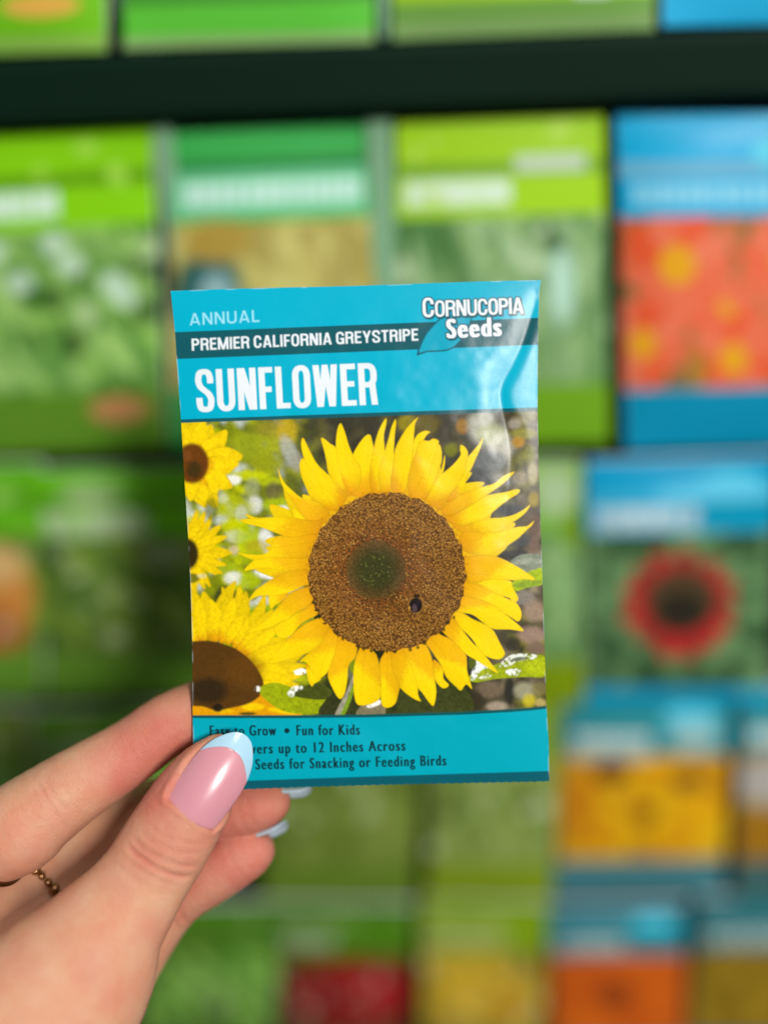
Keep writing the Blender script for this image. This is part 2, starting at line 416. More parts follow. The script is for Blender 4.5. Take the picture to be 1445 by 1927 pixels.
def paint_packet(cv):
    S = lambda *c: lin(c)
    blue, blue2 = S(0, 171, 201), S(2, 164, 184)
    teal, white = S(18, 86, 96), S(226, 234, 240)
    H, W = cv.img.shape[:2]
    cv.img[:] = blue
    Y = (cv.y0 + (np.arange(H) + 0.5) / cv.ss)[:, None]; X = (cv.x0 + (np.arange(W) + 0.5) / cv.ss)[None, :]
    # --- the picture: blurred garden
    n1 = value_noise(H, W, 46, 4, 3); n2 = value_noise(H, W, 22, 3, 5); n3 = value_noise(H, W, 90, 2, 9); n4 = value_noise(H, W, 9, 2, 12)
    def ramp(n, a, b): return np.clip((n - a) / (b - a), 0, 1)[..., None]
    pic = np.empty_like(cv.img); pic[:] = S(56, 54, 40)
    pic += (S(92, 84, 52) - pic) * ramp(n1, 0.45, 0.7) * 0.8
    left = np.clip((640 - X + 0.25 * (Y - 900)) / 190, 0, 1) * np.ones_like(Y)
    leftc = np.empty_like(pic); leftc[:] = S(120, 130, 14)
    leftc += (S(190, 198, 4) - leftc) * ramp(n1, 0.42, 0.58)
    leftc += (S(58, 66, 18) - leftc) * ramp(n2, 0.55, 0.7)
    leftc += (S(214, 222, 214) - leftc) * ramp(n2 * 0.6 + n3 * 0.4, 0.62, 0.68) * 0.8
    pic += (leftc - pic) * left[..., None]
    right = np.clip((X - 925) / 60, 0, 1) * np.ones_like(Y)
    rc = np.empty_like(pic); rc[:] = S(88, 78, 58)
    rc += (S(150, 138, 112) - rc) * ramp(n1, 0.5, 0.68)
    rc += (S(120, 118, 30) - rc) * ramp(n3, 0.5, 0.62) * 0.8
    rc += (S(44, 42, 34) - rc) * ramp(n2, 0.56, 0.7)
    pic += (rc - pic) * right[..., None]
    low = np.clip((Y - 1250) / 40, 0, 1) * np.clip((X - 560) / 60, 0, 1) * np.clip((905 - X) / 30, 0, 1)
    lc = np.empty_like(pic); lc[:] = S(64, 68, 28); lc += (S(44, 50, 24) - lc) * ramp(n2, 0.45, 0.6)
    pic += (lc - pic) * low[..., None]
    cv.img[:] = box_blur(box_blur(pic, 7), 6)
    B = lambda x, y, rx, ry, c, al=1.0, soft=0.7, rot=0.0: cv.blob(x, y, rx, ry, S(*c), al, soft, rot)
    # soft spots of the blurred garden, top and right
    for a in [(520, 806, 40, 16, (150, 140, 40), .7), (540, 812, 18, 26, (196, 164, 20), .6), (470, 840, 40, 26, (148, 158, 26), .8), (545, 850, 14, 32, (168, 172, 160), .8, .6, -.4),
              (560, 870, 12, 18, (150, 148, 132), .7), (500, 870, 34, 20, (140, 146, 20), .8), (470, 895, 36, 9, (190, 200, 8), .9), (505, 905, 30, 8, (178, 190, 8), .8), (437, 903, 17, 9, (236, 236, 226), 1, .5),
              (475, 918, 14, 18, (150, 158, 104), .8), (480, 950, 14, 16, (214, 216, 206), .9), (515, 925, 14, 18, (100, 92, 58), .8), (440, 955, 36, 20, (168, 178, 12), .8), (520, 950, 26, 12, (160, 180, 10), .9),
              (540, 962, 16, 8, (232, 232, 226), 1, .4, .5), (395, 942, 8, 10, (228, 226, 200), .9), (420, 938, 10, 9, (196, 202, 150), .8), (455, 965, 12, 14, (190, 196, 168), .7), (445, 1010, 22, 12, (198, 204, 160), .8),
              (470, 1012, 26, 24, (170, 190, 10), .8), (503, 1020, 14, 26, (224, 226, 220), .95, .5, -.3), (440, 1035, 9, 8, (210, 190, 150), .8), (485, 1030, 26, 14, (172, 158, 30), .7), (478, 1052, 26, 14, (150, 168, 14), .8),
              (520, 1078, 42, 12, (236, 238, 236), .95, .4), (430, 1072, 22, 14, (160, 176, 20), .9), (440, 1088, 18, 12, (222, 224, 214), .9, .5), (470, 1092, 20, 16, (168, 184, 14), .9), (425, 1128, 24, 26, (58, 64, 26), .95, .6),
              (455, 1140, 22, 18, (74, 80, 26), .8), (478, 1138, 16, 8, (196, 200, 190), .9), (495, 1130, 13, 9, (204, 206, 200), .9, .5), (490, 1148, 26, 10, (150, 172, 12), .9), (446, 1160, 9, 9, (230, 230, 220), .95), (505, 1160, 22, 10, (84, 96, 22), .9),
              (482, 1193, 22, 9, (196, 200, 190), .9), (505, 1188, 16, 12, (156, 178, 14), .9), (530, 1212, 12, 9, (176, 186, 170), .9),
              (766, 796, 18, 16, (150, 136, 22), .8), (800, 800, 30, 20, (104, 92, 40), .8), (870, 802, 12, 14, (156, 112, 30), .8), (848, 846, 13, 13, (120, 122, 26), .8), (838, 816, 16, 20, (62, 58, 46), .9),
              (905, 800, 26, 30, (150, 150, 132), .8), (925, 818, 30, 20, (150, 160, 100), .6), (945, 840, 24, 24, (170, 168, 150), .6), (920, 870, 34, 22, (78, 84, 84), .9), (905, 900, 26, 20, (54, 58, 60), .9), (960, 905, 14, 10, (90, 90, 88), .8),
              (968, 798, 12, 10, (158, 150, 134), .9), (985, 816, 24, 10, (150, 146, 60), .8), (975, 832, 12, 10, (182, 134, 30), .8), (995, 855, 12, 18, (120, 120, 32), .8), (1002, 890, 9, 20, (176, 166, 130), .8), (978, 900, 14, 12, (150, 138, 118), .8),
              (1004, 940, 10, 14, (160, 140, 26), .7), (1005, 990, 12, 26, (96, 76, 60), .9), (960, 960, 26, 12, (62, 66, 70), .9), (975, 1015, 30, 14, (66, 68, 70), .9), (965, 1045, 34, 10, (40, 40, 40), .9), (1005, 1030, 10, 26, (110, 88, 74), .8),
              (985, 1125, 20, 14, (130, 122, 114), .9), (1005, 1150, 20, 20, (150, 128, 108), .9), (975, 1180, 26, 14, (66, 60, 48), .9), (1000, 1195, 26, 16, (150, 124, 110), .9), (965, 1212, 14, 14, (52, 50, 40), .9), (1008, 1220, 18, 12, (116, 94, 82), .9),
              (920, 1298, 26, 16, (112, 96, 76), .9), (958, 1300, 10, 30, (38, 38, 32), .95), (985, 1300, 18, 16, (150, 148, 120), .9), (995, 1318, 12, 12, (196, 182, 40), .8), (1014, 1296, 14, 12, (120, 112, 66), .8), (935, 1330, 20, 10, (170, 154, 134), .8), (895, 1320, 14, 20, (54, 48, 36), .9), (1016, 1322, 10, 8, (190, 170, 100), .8)]:
        B(*a)
    cv.img[:] = box_blur(box_blur(cv.img, 4), 3)
    nz = value_noise(H, W, 5, 2, 21)
    prr = np.random.default_rng(11)
    lemon, ochre, gold = S(250, 214, 10), S(238, 184, 12), S(216, 140, 8)
    def petal(c_, pts, tone, cen, dim=1.0, crisp=1, n=5):
        """one petal of the printed flower: ochre near the disc, lemon where the sun reaches it, fine veins along it"""
        pts = catmull(pts, n, True)
        b, Xb, Yb, m = c_.poly_mask(pts, 1)
        i0, j0, i1, j1 = b
        if i1 - i0 < 2 or j1 - j0 < 2: return
        d = np.hypot(pts[:, 0] - cen[0], pts[:, 1] - cen[1])
        tip, root = pts[d.argmax()], pts[d.argmin()]
        ax = tip - root; Lx = np.linalg.norm(ax); ax /= Lx
        s = np.clip(((Xb - root[0]) * ax[0] + (Yb - root[1]) * ax[1]) / Lx, 0, 1)
        t = (-(Xb - root[0]) * ax[1] + (Yb - root[1]) * ax[0])
        wid = max(5.0, np.abs(-(pts[:, 0] - root[0]) * ax[1] + (pts[:, 1] - root[1]) * ax[0]).max())
        g = nz[j0:j1, i0:i1]
        s0 = np.clip(.95 - 1.05 * tone + prr.uniform(-.12, .12), .1, 1.1)
        slant = prr.uniform(-.35, .35)
        lit = np.clip((s - s0 - slant * t / wid + .10 * (g - .5)) / .16 + .5, 0, 1)[..., None]
        root_f = np.clip(1 - s / .32, 0, 1)[..., None] ** 1.3
        vein = (.5 + .5 * np.sin(t * prr.uniform(1.5, 2.1) * (1 + .25 * s) + prr.uniform(0, 6) + 1.2 * g)) ** 3
        mid = np.exp(-(t / 1.3) ** 2) * (s > .1)
        col = ochre * (1 - lit) + lemon * lit
        col = col + (gold - col) * (.75 * root_f)
        inner = np.clip((box_blur(m, 5) - .5) * 2.0, 0, 1); inner2 = np.clip((box_blur(m, 2) - .5) * 2.0, 0, 1)
        shade = (.86 + .14 * inner) * (.88 + .12 * inner2) * (1 - .10 * vein) * (1 - .08 * mid) * (.94 + .12 * g) * dim
        one_side = 1 - .13 * np.clip(-t / wid * prr.choice([-1, 1]), 0, 1)
        col = col * (shade * one_side)[..., None]
        k = box_blur(m, crisp)
        v = c_.img[j0:j1, i0:i1]
        v += (col.astype(np.float32) - v) * k[..., None]
    def fan(c_, cen, r0, r1, n_, a0, a1, tone, dim=1.0, sq=1.0, jit=.12, wide=1.25, crisp=1):
        cen = np.asarray(cen, float)
        for q_ in range(n_):
            a = a0 + (a1 - a0) * (q_ + .5 + prr.uniform(-.3, .3)) / n_
            r = r1 * prr.uniform(1 - jit, 1 + jit); w = (a1 - a0) / n_ * (r0 + r) * .25 * wide * prr.uniform(.85, 1.15)
            d = np.array([math.cos(a), math.sin(a) * sq]); pp = np.array([-d[1], d[0]]); bend = prr.uniform(-.12, .12) * r
            petal(c_, [cen + d * r0 * .9 - pp * w * .5, cen + d * (r0 + (r - r0) * .4) - pp * w, cen + d * (r0 + (r - r0) * .75) - pp * w * .7 + pp * bend * .4, cen + d * r + pp * bend,
                       cen + d * (r0 + (r - r0) * .75) + pp * w * .7 + pp * bend * .4, cen + d * (r0 + (r - r0) * .4) + pp * w, cen + d * r0 * .9 + pp * w * .5], tone + prr.uniform(-.15, .15), cen, dim, crisp, 4)
    # --- the flowers behind, out of focus
    soft = Canvas(cv.x0, cv.y0, W / cv.ss, H / cv.ss, cv.ss); soft.img[:] = cv.img
    y1, y2, y3 = S(246, 206, 6), S(236, 190, 8), S(222, 154, 8)
    fan(soft, (362, 872), 26, 88, 15, 0, 2 * math.pi, .75, .9, 1.0, .1, 1.5)
    fan(soft, (362, 872), 24, 78, 15, .2, 2 * math.pi + .2, .8, 1.0, 1.0, .12, 1.3)
    soft.blob(362, 872, 31, 38, S(104, 58, 16), 1, .25); soft.blob(366, 884, 14, 16, S(60, 48, 18), .9, .8); soft.blob(352, 856, 9, 10, S(128, 76, 34), .5, .8)
    fan(soft, (350, 1040), 14, 84, 14, -1.7, 1.7, .75, .9, 1.0, .1, 1.5)
    fan(soft, (350, 1040), 14, 66, 12, -1.6, 1.6, .85, 1.0, 1.0, .12, 1.3)
    soft.blob(352, 1043, 22, 30, S(50, 42, 16), 1, .35)
    soft.blob(362, 1088, 14, 9, S(90, 100, 24), .9, .5); soft.blob(380, 1084, 9, 4, S(214, 206, 140), .9, .6)
    soft.blob(398, 958, 12, 22, S(96, 104, 18), .7, .7)
    fan(soft, (400, 1272), 84, 172, 17, math.radians(-112), math.radians(22), .85, .86, .98, .1, 1.6)
    fan(soft, (400, 1272), 80, 146, 15, math.radians(-116), math.radians(26), .8, 1.0, .95, .12, 1.4)
    soft.poly(catmull([(350, 1346), (352, 1312), (420, 1326), (480, 1303), (512, 1316), (566, 1346)], 5, True), y3)
    soft.blob(476, 1330, 22, 7, y1, .9, .5); soft.blob(532, 1338, 28, 5, y1, .9, .4, .15); soft.blob(466, 1343, 16, 3, S(60, 60, 20), .9, .5); soft.blob(420, 1338, 20, 5, y2, .8, .5)
    soft.poly(catmull([(335, 1222), (375, 1206), (415, 1210), (452, 1226), (480, 1252), (496, 1284), (490, 1308), (468, 1324), (436, 1332), (408, 1337), (384, 1330), (335, 1316)], 6, True), S(86, 56, 20))
    soft.blob(392, 1300, 36, 24, S(46, 36, 20), .9, .7); soft.blob(462, 1262, 34, 30, S(104, 66, 18), .6, .9); soft.blob(410, 1332, 10, 8, S(40, 34, 20), 1, .5)
    bl = box_blur(box_blur(soft.img, 2), 2)
    keep = np.clip((610 - X + 0 * Y) / 30, 0, 1)[..., None]
    cv.img += (bl - cv.img) * keep
    # crisp leaves and white specks around the flower's foot
    def leaf(pts, c, al=1.0):
        b, Xb, Yb, m = cv.poly_mask(catmull(pts, 6, True), 2)
        g = n4[b[1]:b[3], b[0]:b[2]]; g2 = n2[b[1]:b[3], b[0]:b[2]]
        m = box_blur(m, 2)
        if min(c) > 150: m = m * np.clip((g * .6 + g2 * .4 - .36) * 7, 0, 1)
        i0, j0, i1, j1 = b
        v = cv.img[j0:j1, i0:i1]
        v += (S(*c) * (.72 + .55 * (g * .5 + g2 * .5))[..., None] - v) * (m * al)[..., None]
    leaf([(487, 1300), (510, 1285), (540, 1290), (585, 1308), (612, 1315), (606, 1340), (560, 1343), (520, 1332)], (152, 166, 14))
    leaf([(540, 1306), (575, 1300), (612, 1300), (606, 1316), (570, 1314)], (120, 140, 14), .7)
    leaf([(560, 1296), (600, 1286), (625, 1302), (612, 1316), (575, 1314), (552, 1308)], (70, 78, 24))
    leaf([(605, 1346), (612, 1318), (640, 1300), (668, 1296), (690, 1312), (700, 1346)], (54, 58, 28))
    leaf([(640, 1346), (655, 1310), (664, 1290), (668, 1292), (660, 1318), (648, 1346)], (120, 150, 30))
    leaf([(630, 1345), (650, 1305), (664, 1272), (668, 1274), (656, 1308), (640, 1345)], (166, 160, 140), .8)
    leaf([(662, 1240), (676, 1246), (672, 1268), (660, 1262)], (120, 140, 20))
    leaf([(672, 1346), (680, 1328), (700, 1322), (720, 1318), (722, 1346)], (140, 130, 100), .8)
    leaf([(690, 1328), (708, 1318), (716, 1318), (714, 1326), (696, 1332)], (236, 236, 228))
    leaf([(541, 1306), (552, 1292), (566, 1290), (570, 1296), (556, 1302), (552, 1312)], (232, 234, 226))
    leaf([(552, 1264), (566, 1258), (576, 1260), (574, 1268), (558, 1270)], (238, 238, 230))
    leaf([(478, 1298), (486, 1290), (490, 1296), (486, 1304)], (228, 228, 218))
    leaf([(880, 1276), (900, 1262), (940, 1248), (985, 1234), (1026, 1236), (1026, 1272), (985, 1274), (930, 1278), (895, 1284)], (150, 164, 16))
    leaf([(985, 1252), (1010, 1240), (1026, 1238), (1026, 1268), (1000, 1270)], (176, 190, 12), .7)
    leaf([(886, 1278), (894, 1244), (912, 1246), (922, 1254), (904, 1262), (896, 1276)], (226, 230, 226))
    leaf([(938, 1254), (955, 1236), (975, 1230), (1008, 1232), (1004, 1240), (976, 1244), (956, 1254)], (214, 218, 206))
    leaf([(958, 1244), (975, 1236), (994, 1238), (976, 1244)], (70, 78, 50), .8)
    leaf([(950, 1264), (965, 1258), (980, 1262), (972, 1272), (958, 1270)], (238, 240, 236))
    leaf([(900, 1276), (916, 1268), (924, 1272), (908, 1278)], (226, 228, 216))
    leaf([(960, 1058), (975, 1046), (995, 1042), (1018, 1046), (1018, 1078), (990, 1080), (975, 1068)], (122, 130, 112))
    leaf([(962, 1060), (985, 1050), (1016, 1052), (1016, 1060), (985, 1062)], (150, 156, 138), .7)
    leaf([(960, 1100), (985, 1080), (1005, 1072), (1022, 1070), (1022, 1098), (990, 1106), (972, 1112)], (160, 182, 14))
    leaf([(964, 1102), (990, 1092), (1020, 1092), (1020, 1098), (990, 1106)], (120, 146, 40), .7)
    leaf([(758, 1296), (780, 1300), (845, 1290), (876, 1296), (884, 1340), (758, 1344)], (62, 68, 30))
    leaf([(882, 1240), (892, 1236), (896, 1252), (884, 1258)], (84, 92, 30))
    cv.img *= (.86 + .28 * n4)[..., None]
    # --- the sunflower
    c3 = lambda *p: [(330 + x / 4.014, 770 + y / 4.014) for x, y in p]
    c4 = lambda *p: [(690 + x / 4.014, 770 + y / 4.014) for x, y in p]
    c5 = lambda *p: [(330 + x / 4.014, 1080 + y / 4.014) for x, y in p]
    c6 = lambda *p: [(690 + x / 4.014, 1080 + y / 4.014) for x, y in p]
    CEN = np.array([728.0, 1077.0])
    petals = [  # (outline, tone 0 orange .. 1 lemon)
        (c4((588, 345), (575, 400), (560, 460), (530, 510), (520, 560), (560, 520), (582, 460), (592, 390)), .7),
        (c3((965, 215), (1010, 300), (1070, 410), (1150, 490), (1250, 580), (1300, 660), (1240, 740), (1180, 700), (1080, 560), (1000, 450), (970, 370), (950, 270)), .75),
        (c3((535, 790), (600, 815), (700, 830), (620, 845), (545, 815)), .8),
        (c3((890, 740), (960, 800), (1000, 850), (930, 840), (895, 815)), .8),
        (c3((775, 440), (800, 560), (860, 660), (910, 740), (960, 800), (1060, 900), (1110, 880), (1165, 790), (1130, 740), (1040, 690), (960, 672), (880, 610), (815, 540)), .45),
        (c3((960, 370), (938, 420), (950, 500), (985, 590), (1030, 680), (1110, 720), (1130, 745), (1200, 770), (1230, 720), (1180, 640), (1110, 580), (1060, 490), (1010, 430)), .85),
        (c3((1100, 225), (1120, 300), (1140, 390), (1155, 480), (1200, 560), (1270, 610), (1310, 660), (1350, 600), (1270, 440), (1220, 300), (1170, 260), (1120, 220)), .7),
        ([(688, 820), (676, 834), (664, 856), (655, 890), (650, 925), (690, 935), (708, 900), (704, 850), (700, 828), (696, 818)], .5),
        (c3((1248, 105), (1220, 170), (1213, 290), (1235, 420), (1270, 560), (1330, 640), (1400, 560), (1400, 440), (1350, 360), (1310, 270), (1280, 170)), .85),
        (c4((145, 68), (110, 120), (80, 190), (55, 280), (30, 400), (20, 560), (60, 640), (110, 600), (135, 420), (135, 290), (130, 200), (148, 110)), .75),
        (c4((480, 170), (430, 165), (380, 195), (355, 250), (345, 350), (330, 450), (380, 400), (420, 260), (450, 200)), .75),
        (c4((215, 75), (185, 140), (165, 220), (140, 300), (110, 400), (85, 500), (120, 640), (190, 600), (205, 320), (212, 200), (222, 110)), .8),
        (c4((390, 60), (330, 110), (270, 190), (215, 300), (200, 400), (180, 560), (220, 650), (300, 600), (350, 300), (358, 190), (365, 110)), .7),
        (c4((548, 265), (565, 310), (568, 380), (550, 450), (525, 510), (500, 590), (470, 660), (420, 680), (400, 600), (450, 470), (490, 360), (520, 290)), .8),
        (c4((540, 235), (500, 222), (470, 238), (415, 235), (385, 270), (350, 380), (310, 520), (320, 650), (400, 680), (450, 630), (470, 500), (505, 380), (540, 270)), .45),
        (c4((878, 215), (840, 270), (790, 330), (760, 370), (740, 450), (700, 520), (620, 600), (600, 700), (660, 690), (745, 620), (748, 520), (790, 450), (830, 360), (860, 290)), .55),
        (c4((710, 268), (703, 300), (705, 350), (650, 420), (580, 480), (520, 540), (480, 620), (450, 690), (510, 740), (580, 760), (620, 660), (700, 560), (745, 460), (765, 340), (745, 290)), .75),
        (c4((1157, 610), (1120, 605), (1050, 625), (960, 640), (880, 660), (760, 740), (640, 800), (590, 800), (640, 870), (760, 860), (900, 820), (960, 770), (1020, 720), (1090, 670), (1140, 640)), .7),
        (c4((1115, 472), (1040, 500), (960, 560), (860, 590), (760, 620), (660, 680), (580, 740), (570, 800), (650, 800), (780, 730), (890, 660), (950, 620), (1020, 570), (1080, 515)), .5),
        (c4((1235, 720), (1180, 760), (1100, 800), (1010, 820), (920, 825), (820, 860), (720, 880), (630, 850), (680, 910), (760, 950), (900, 960), (1000, 930), (1060, 880), (1140, 830), (1200, 780)), .7),
        (c4((1262, 842), (1210, 882), (1130, 890), (1020, 920), (900, 935), (760, 920), (700, 960), (710, 1030), (760, 1085), (880, 1105), (980, 1080), (1080, 1020), (1150, 970), (1210, 910), (1245, 880)), .5),
        (c6((735, 20), (1060, 45), (1100, 100), (1140, 170), (1140, 200), (1120, 215), (1095, 205), (1080, 185), (1040, 170), (960, 140), (860, 80), (740, 40)), .6),
        ([(868, 1056), (889, 1046), (919, 1045), (939, 1049), (964, 1061), (986, 1074), (1007, 1091), (985, 1090), (965, 1092), (930, 1090), (895, 1097), (868, 1090)], .5),
        (c6((690, 90), (760, 68), (850, 90), (960, 140), (1060, 185), (1130, 220), (1165, 280), (1165, 330), (1140, 360), (1090, 330), (1040, 300), (950, 240), (850, 200), (690, 170)), .5),
        (c6((600, 290), (700, 285), (800, 340), (870, 370), (950, 420), (1000, 510), (1040, 590), (1035, 620), (1000, 645), (930, 635), (860, 590), (800, 500), (720, 420), (610, 340)), .8),
        (c6((640, 200), (720, 168), (820, 185), (930, 220), (1000, 270), (1080, 330), (1185, 428), (1080, 420), (950, 415), (880, 370), (800, 310), (700, 290), (640, 260)), .55),
        (c6((570, 330), (640, 310), (720, 420), (800, 520), (850, 565), (920, 650), (990, 750), (900, 700), (820, 650), (740, 600), (660, 520), (560, 420)), .45),
        (c6((500, 650), (540, 670), (575, 720), (580, 790), (620, 840), (575, 865), (520, 810), (505, 740)), .45),
        (c6((430, 440), (500, 420), (560, 460), (640, 500), (740, 600), (755, 650), (760, 740), (795, 868), (750, 835), (710, 882), (670, 850), (600, 780), (560, 690), (500, 600), (430, 500)), .42),
        (c6((165, 640), (200, 560), (250, 530), (280, 560), (330, 690), (380, 830), (390, 920), (410, 962), (350, 940), (260, 870), (200, 780)), .4),
        (c6((260, 500), (340, 460), (400, 470), (440, 520), (480, 600), (500, 680), (515, 800), (525, 900), (505, 995), (470, 970), (420, 900), (380, 850), (330, 700), (280, 600)), .4),
        (c6((100, 660), (130, 600), (160, 560), (185, 600), (200, 740), (250, 830), (240, 900), (215, 980), (160, 1012), (115, 990), (105, 900), (95, 760)), .35),
        ([(671, 1324), (665, 1292), (666, 1254), (674, 1225), (684, 1208), (692, 1210), (702, 1224), (710, 1236), (716, 1264), (718, 1296), (715, 1314), (705, 1322), (690, 1327)], .35),
        (c5((1210, 500), (1300, 450), (1370, 500), (1365, 620), (1310, 690), (1300, 790), (1280, 900), (1245, 945), (1200, 890), (1150, 760), (1190, 640)), .32),
        (c5((985, 680), (1040, 720), (1100, 790), (1050, 830), (1030, 850), (1000, 790)), .9),
        (c5((1150, 420), (1215, 410), (1224, 520), (1190, 640), (1150, 740), (1090, 790), (1060, 780), (990, 670), (940, 660), (1040, 560)), .32),
        (c5((1040, 220), (1085, 260), (1070, 310), (960, 370), (880, 460), (830, 485), (780, 480), (745, 430), (760, 390), (880, 320), (980, 260)), .32),
        (c5((1090, 330), (1160, 320), (1175, 380), (1130, 470), (1060, 560), (950, 620), (850, 650), (705, 678), (770, 590), (850, 490), (960, 390)), .34),
        (c5((710, 160), (800, 150), (860, 140), (800, 210), (760, 230), (720, 262)), .35),
        (c5((950, 110), (1030, 95), (1055, 140), (1020, 230), (940, 280), (850, 340), (740, 390), (640, 430), (530, 442), (640, 380), (720, 310), (790, 230), (860, 150)), .36),
        (c5((780, 10), (880, -30), (1010, -30), (1030, 50), (960, 95), (860, 140), (750, 165), (650, 165), (590, 185), (545, 218), (600, 130), (680, 70)), .36),
        (c3((490, 835), (600, 825), (720, 815), (850, 812), (950, 830), (1060, 840), (1120, 820), (1100, 900), (1060, 970), (960, 985), (830, 960), (760, 935), (640, 890), (540, 865)), .45),
        (c3((520, 1222), (570, 1160), (640, 1110), (750, 1080), (1010, 1080), (1020, 1180), (960, 1215), (850, 1220), (700, 1205), (600, 1210)), .4),
        (c3((770, 960), (900, 965), (1060, 940), (1070, 1000), (1030, 1050), (1010, 1120), (900, 1130), (760, 1120), (600, 1140), (470, 1085), (560, 1095), (660, 1095), (720, 1060), (735, 1000)), .4),
    ]
    # golden florets' collar below the petals, with green gaps
    th = np.linspace(0, 2 * math.pi, 90, endpoint=False)
    ring = CEN + np.stack([np.cos(th) * 160, np.sin(th) * 161], 1) * (1 + 0.03 * np.sin(th * 23)[:, None])
    b, Xb, Yb, m = cv.poly_mask(ring)
    ang = np.arctan2(Yb - CEN[1], Xb - CEN[0])
    up = np.clip(0.5 - np.sin(ang) * 1.2, 0, 1)[..., None]
    cv.put(b, m, S(38, 42, 18) * (1 - up) + S(226, 164, 12) * up)
    rr = np.random.default_rng(11)
    fan(cv, CEN, 140, 236, 22, math.radians(175), math.radians(372), .5, .88, 1.0, .1, 1.3)
    fan(cv, CEN, 140, 210, 26, math.radians(170), math.radians(375), .35, .95, 1.0, .08, 1.2)
    for pts, tone in petals:
        petal(cv, pts, tone + .08, CEN)
    # disc of florets: a spiral of small heads over dark gaps
    th = np.linspace(0, 2 * math.pi, 120, endpoint=False)
    wob = 1 + 0.012 * np.sin(th * 31) + 0.01 * np.sin(th * 17 + 1) + 0.008 * np.sin(th * 3)
    rim = CEN + np.stack([np.cos(th) * 148, np.sin(th) * 149.5], 1) * wob[:, None]
    b, Xb, Yb, m = cv.poly_mask(rim)
    cv.put(b, box_blur(m, 1), S(98, 64, 25))
    G = np.array([707.0, 1073.0])
    cv.blob(G[0], G[1], 57, 58, S(46, 42, 20), 1, .7)
    n = 5600
    k = np.arange(n) + .5
    r = np.sqrt(k / n); a = k * 2.399963
    sx = G[0] + (CEN[0] - G[0]) * r ** 1.3 + np.cos(a) * r * 147; sy = G[1] + (CEN[1] - G[1]) * r ** 1.3 + np.sin(a) * r * 148.5
    rr = np.random.default_rng(5)
    rg = np.hypot(sx - G[0], sy - G[1])
    for i in range(n):
        q = rg[i]
        if q < 56:
            f = np.clip((q - 26) / 30, 0, 1); c = S(68, 74, 30) * (1 - f) + S(122, 88, 44) * f; rad = 1.35; jit = .25
            if q < 30 and rr.random() < .12: c = S(110, 116, 46)
        else:
            f = np.clip((q - 58) / 60, 0, 1)
            c = S(146, 82, 34) * (1 - f) + S(168, 118, 46) * f; rad = 1.35; jit = .22
            if rr.random() < .16: c = S(190, 140, 66)
            if rr.random() < .2: c = S(78, 46, 18)
        jx, jy = (rr.uniform(-1.5, 1.5, 2) if q > 56 else rr.uniform(-.25, .25, 2))
        cv.blob(sx[i] + jx, sy[i] + jy, rad * rr.uniform(.75, 1.15), rad * rr.uniform(.75, 1.15), np.asarray(c) * (1 + rr.uniform(-jit, jit)), .95, .7)
    # petal feet reach over the rim here and there
    for ang in np.linspace(0, 2 * math.pi, 64, endpoint=False):
        if rr.random() < .75:
            p = CEN + np.array([math.cos(ang) * 150, math.sin(ang) * 151]) * rr.uniform(.985, 1.015)
            low = math.sin(ang) > .25
            cv.blob(p[0], p[1], rr.uniform(2, 4), rr.uniform(2, 4), S(40, 38, 16) if low else S(200, 140, 20), .8, .6)
    # the bumblebee
    cv.blob(783, 1137, 15, 15.5, S(150, 104, 44), .8, .35); cv.blob(784, 1122, 6, 4, S(26, 18, 12), .9, .5)
    cv.blob(782, 1139, 12.5, 14, S(24, 16, 14), 1, .25); cv.blob(780, 1145, 5, 8, S(86, 66, 74), .8, .8); cv.blob(788, 1134, 6, 7, S(34, 22, 26), .8, .6)
    cv.blob(770, 1144, 2, 4, S(190, 140, 60), .9, .5)
    # printed halftone grain
    g = np.random.default_rng(3).normal(0, 1, (H, W, 1)).astype(np.float32)
    cv.img *= 1 + 0.055 * box_blur(g, 1) * 2.0
    # --- flat colour bands
    top = np.interp(X[0], [335, 690, 1015], [789.5, 777, 766.5])[None, :]
    line = np.interp(X[0], [335, 690, 1015], [796, 784, 773.5])[None, :]
    bot = np.interp(X[0], [363, 560, 690, 869, 960, 1000, 1030], [1346, 1346, 1344.5, 1339.5, 1334.5, 1331.5, 1328])[None, :]
    strip = np.interp(X[0], [363, 470, 700, 1030], [1473, 1469, 1461, 1451])[None, :]
    soft_step = lambda d: np.clip(d * 1.3 + .5, 0, 1)[..., None]
    hdr = blue * np.ones((H, W, 1), np.float32)
    b1t = 625 + (X - 329) * (598 - 625) / (1013 - 329); b1b = 675.7 + (X - 332) * (648.6 - 675.7) / (1012 - 332)
    hdr = hdr + (teal - hdr) * soft_step(np.minimum(Y - b1t, b1b - Y))
    cv.img += (teal - cv.img) * soft_step(line - Y)
    cv.img += (hdr - cv.img) * soft_step(top - Y)
    cv.img += (S(16, 84, 88) - cv.img) * soft_step(Y - bot)
    cv.img += (blue2 - cv.img) * soft_step(Y - bot - 5.5)
    cv.img += (S(12, 90, 104) - cv.img) * soft_step(Y - strip)
    # --- logo leaf
    q = lambda *p: [(770 + x / 5.352, 530 + y / 5.352) for x, y in p]
    outer = catmull(q((72, 748), (90, 672), (150, 540), (220, 450), (300, 375), (380, 335)), 6)[:-1].tolist() + q((380, 335), (640, 350)) + catmull(q((640, 350), (610, 430), (560, 540), (480, 640), (400, 690), (310, 705), (180, 710)), 6).tolist()
    inner = catmull(q((95, 718), (108, 676), (165, 550), (232, 462), (310, 385), (385, 345)), 6)[:-1].tolist() + q((385, 345), (622, 365)) + catmull(q((622, 365), (592, 440), (545, 540), (470, 632), (400, 674), (310, 690), (180, 695)), 6).tolist()
    cv.poly(outer, S(14, 92, 108)); cv.poly(inner, S(6, 160, 188))
    # --- lettering
    ink = S(16, 84, 98)
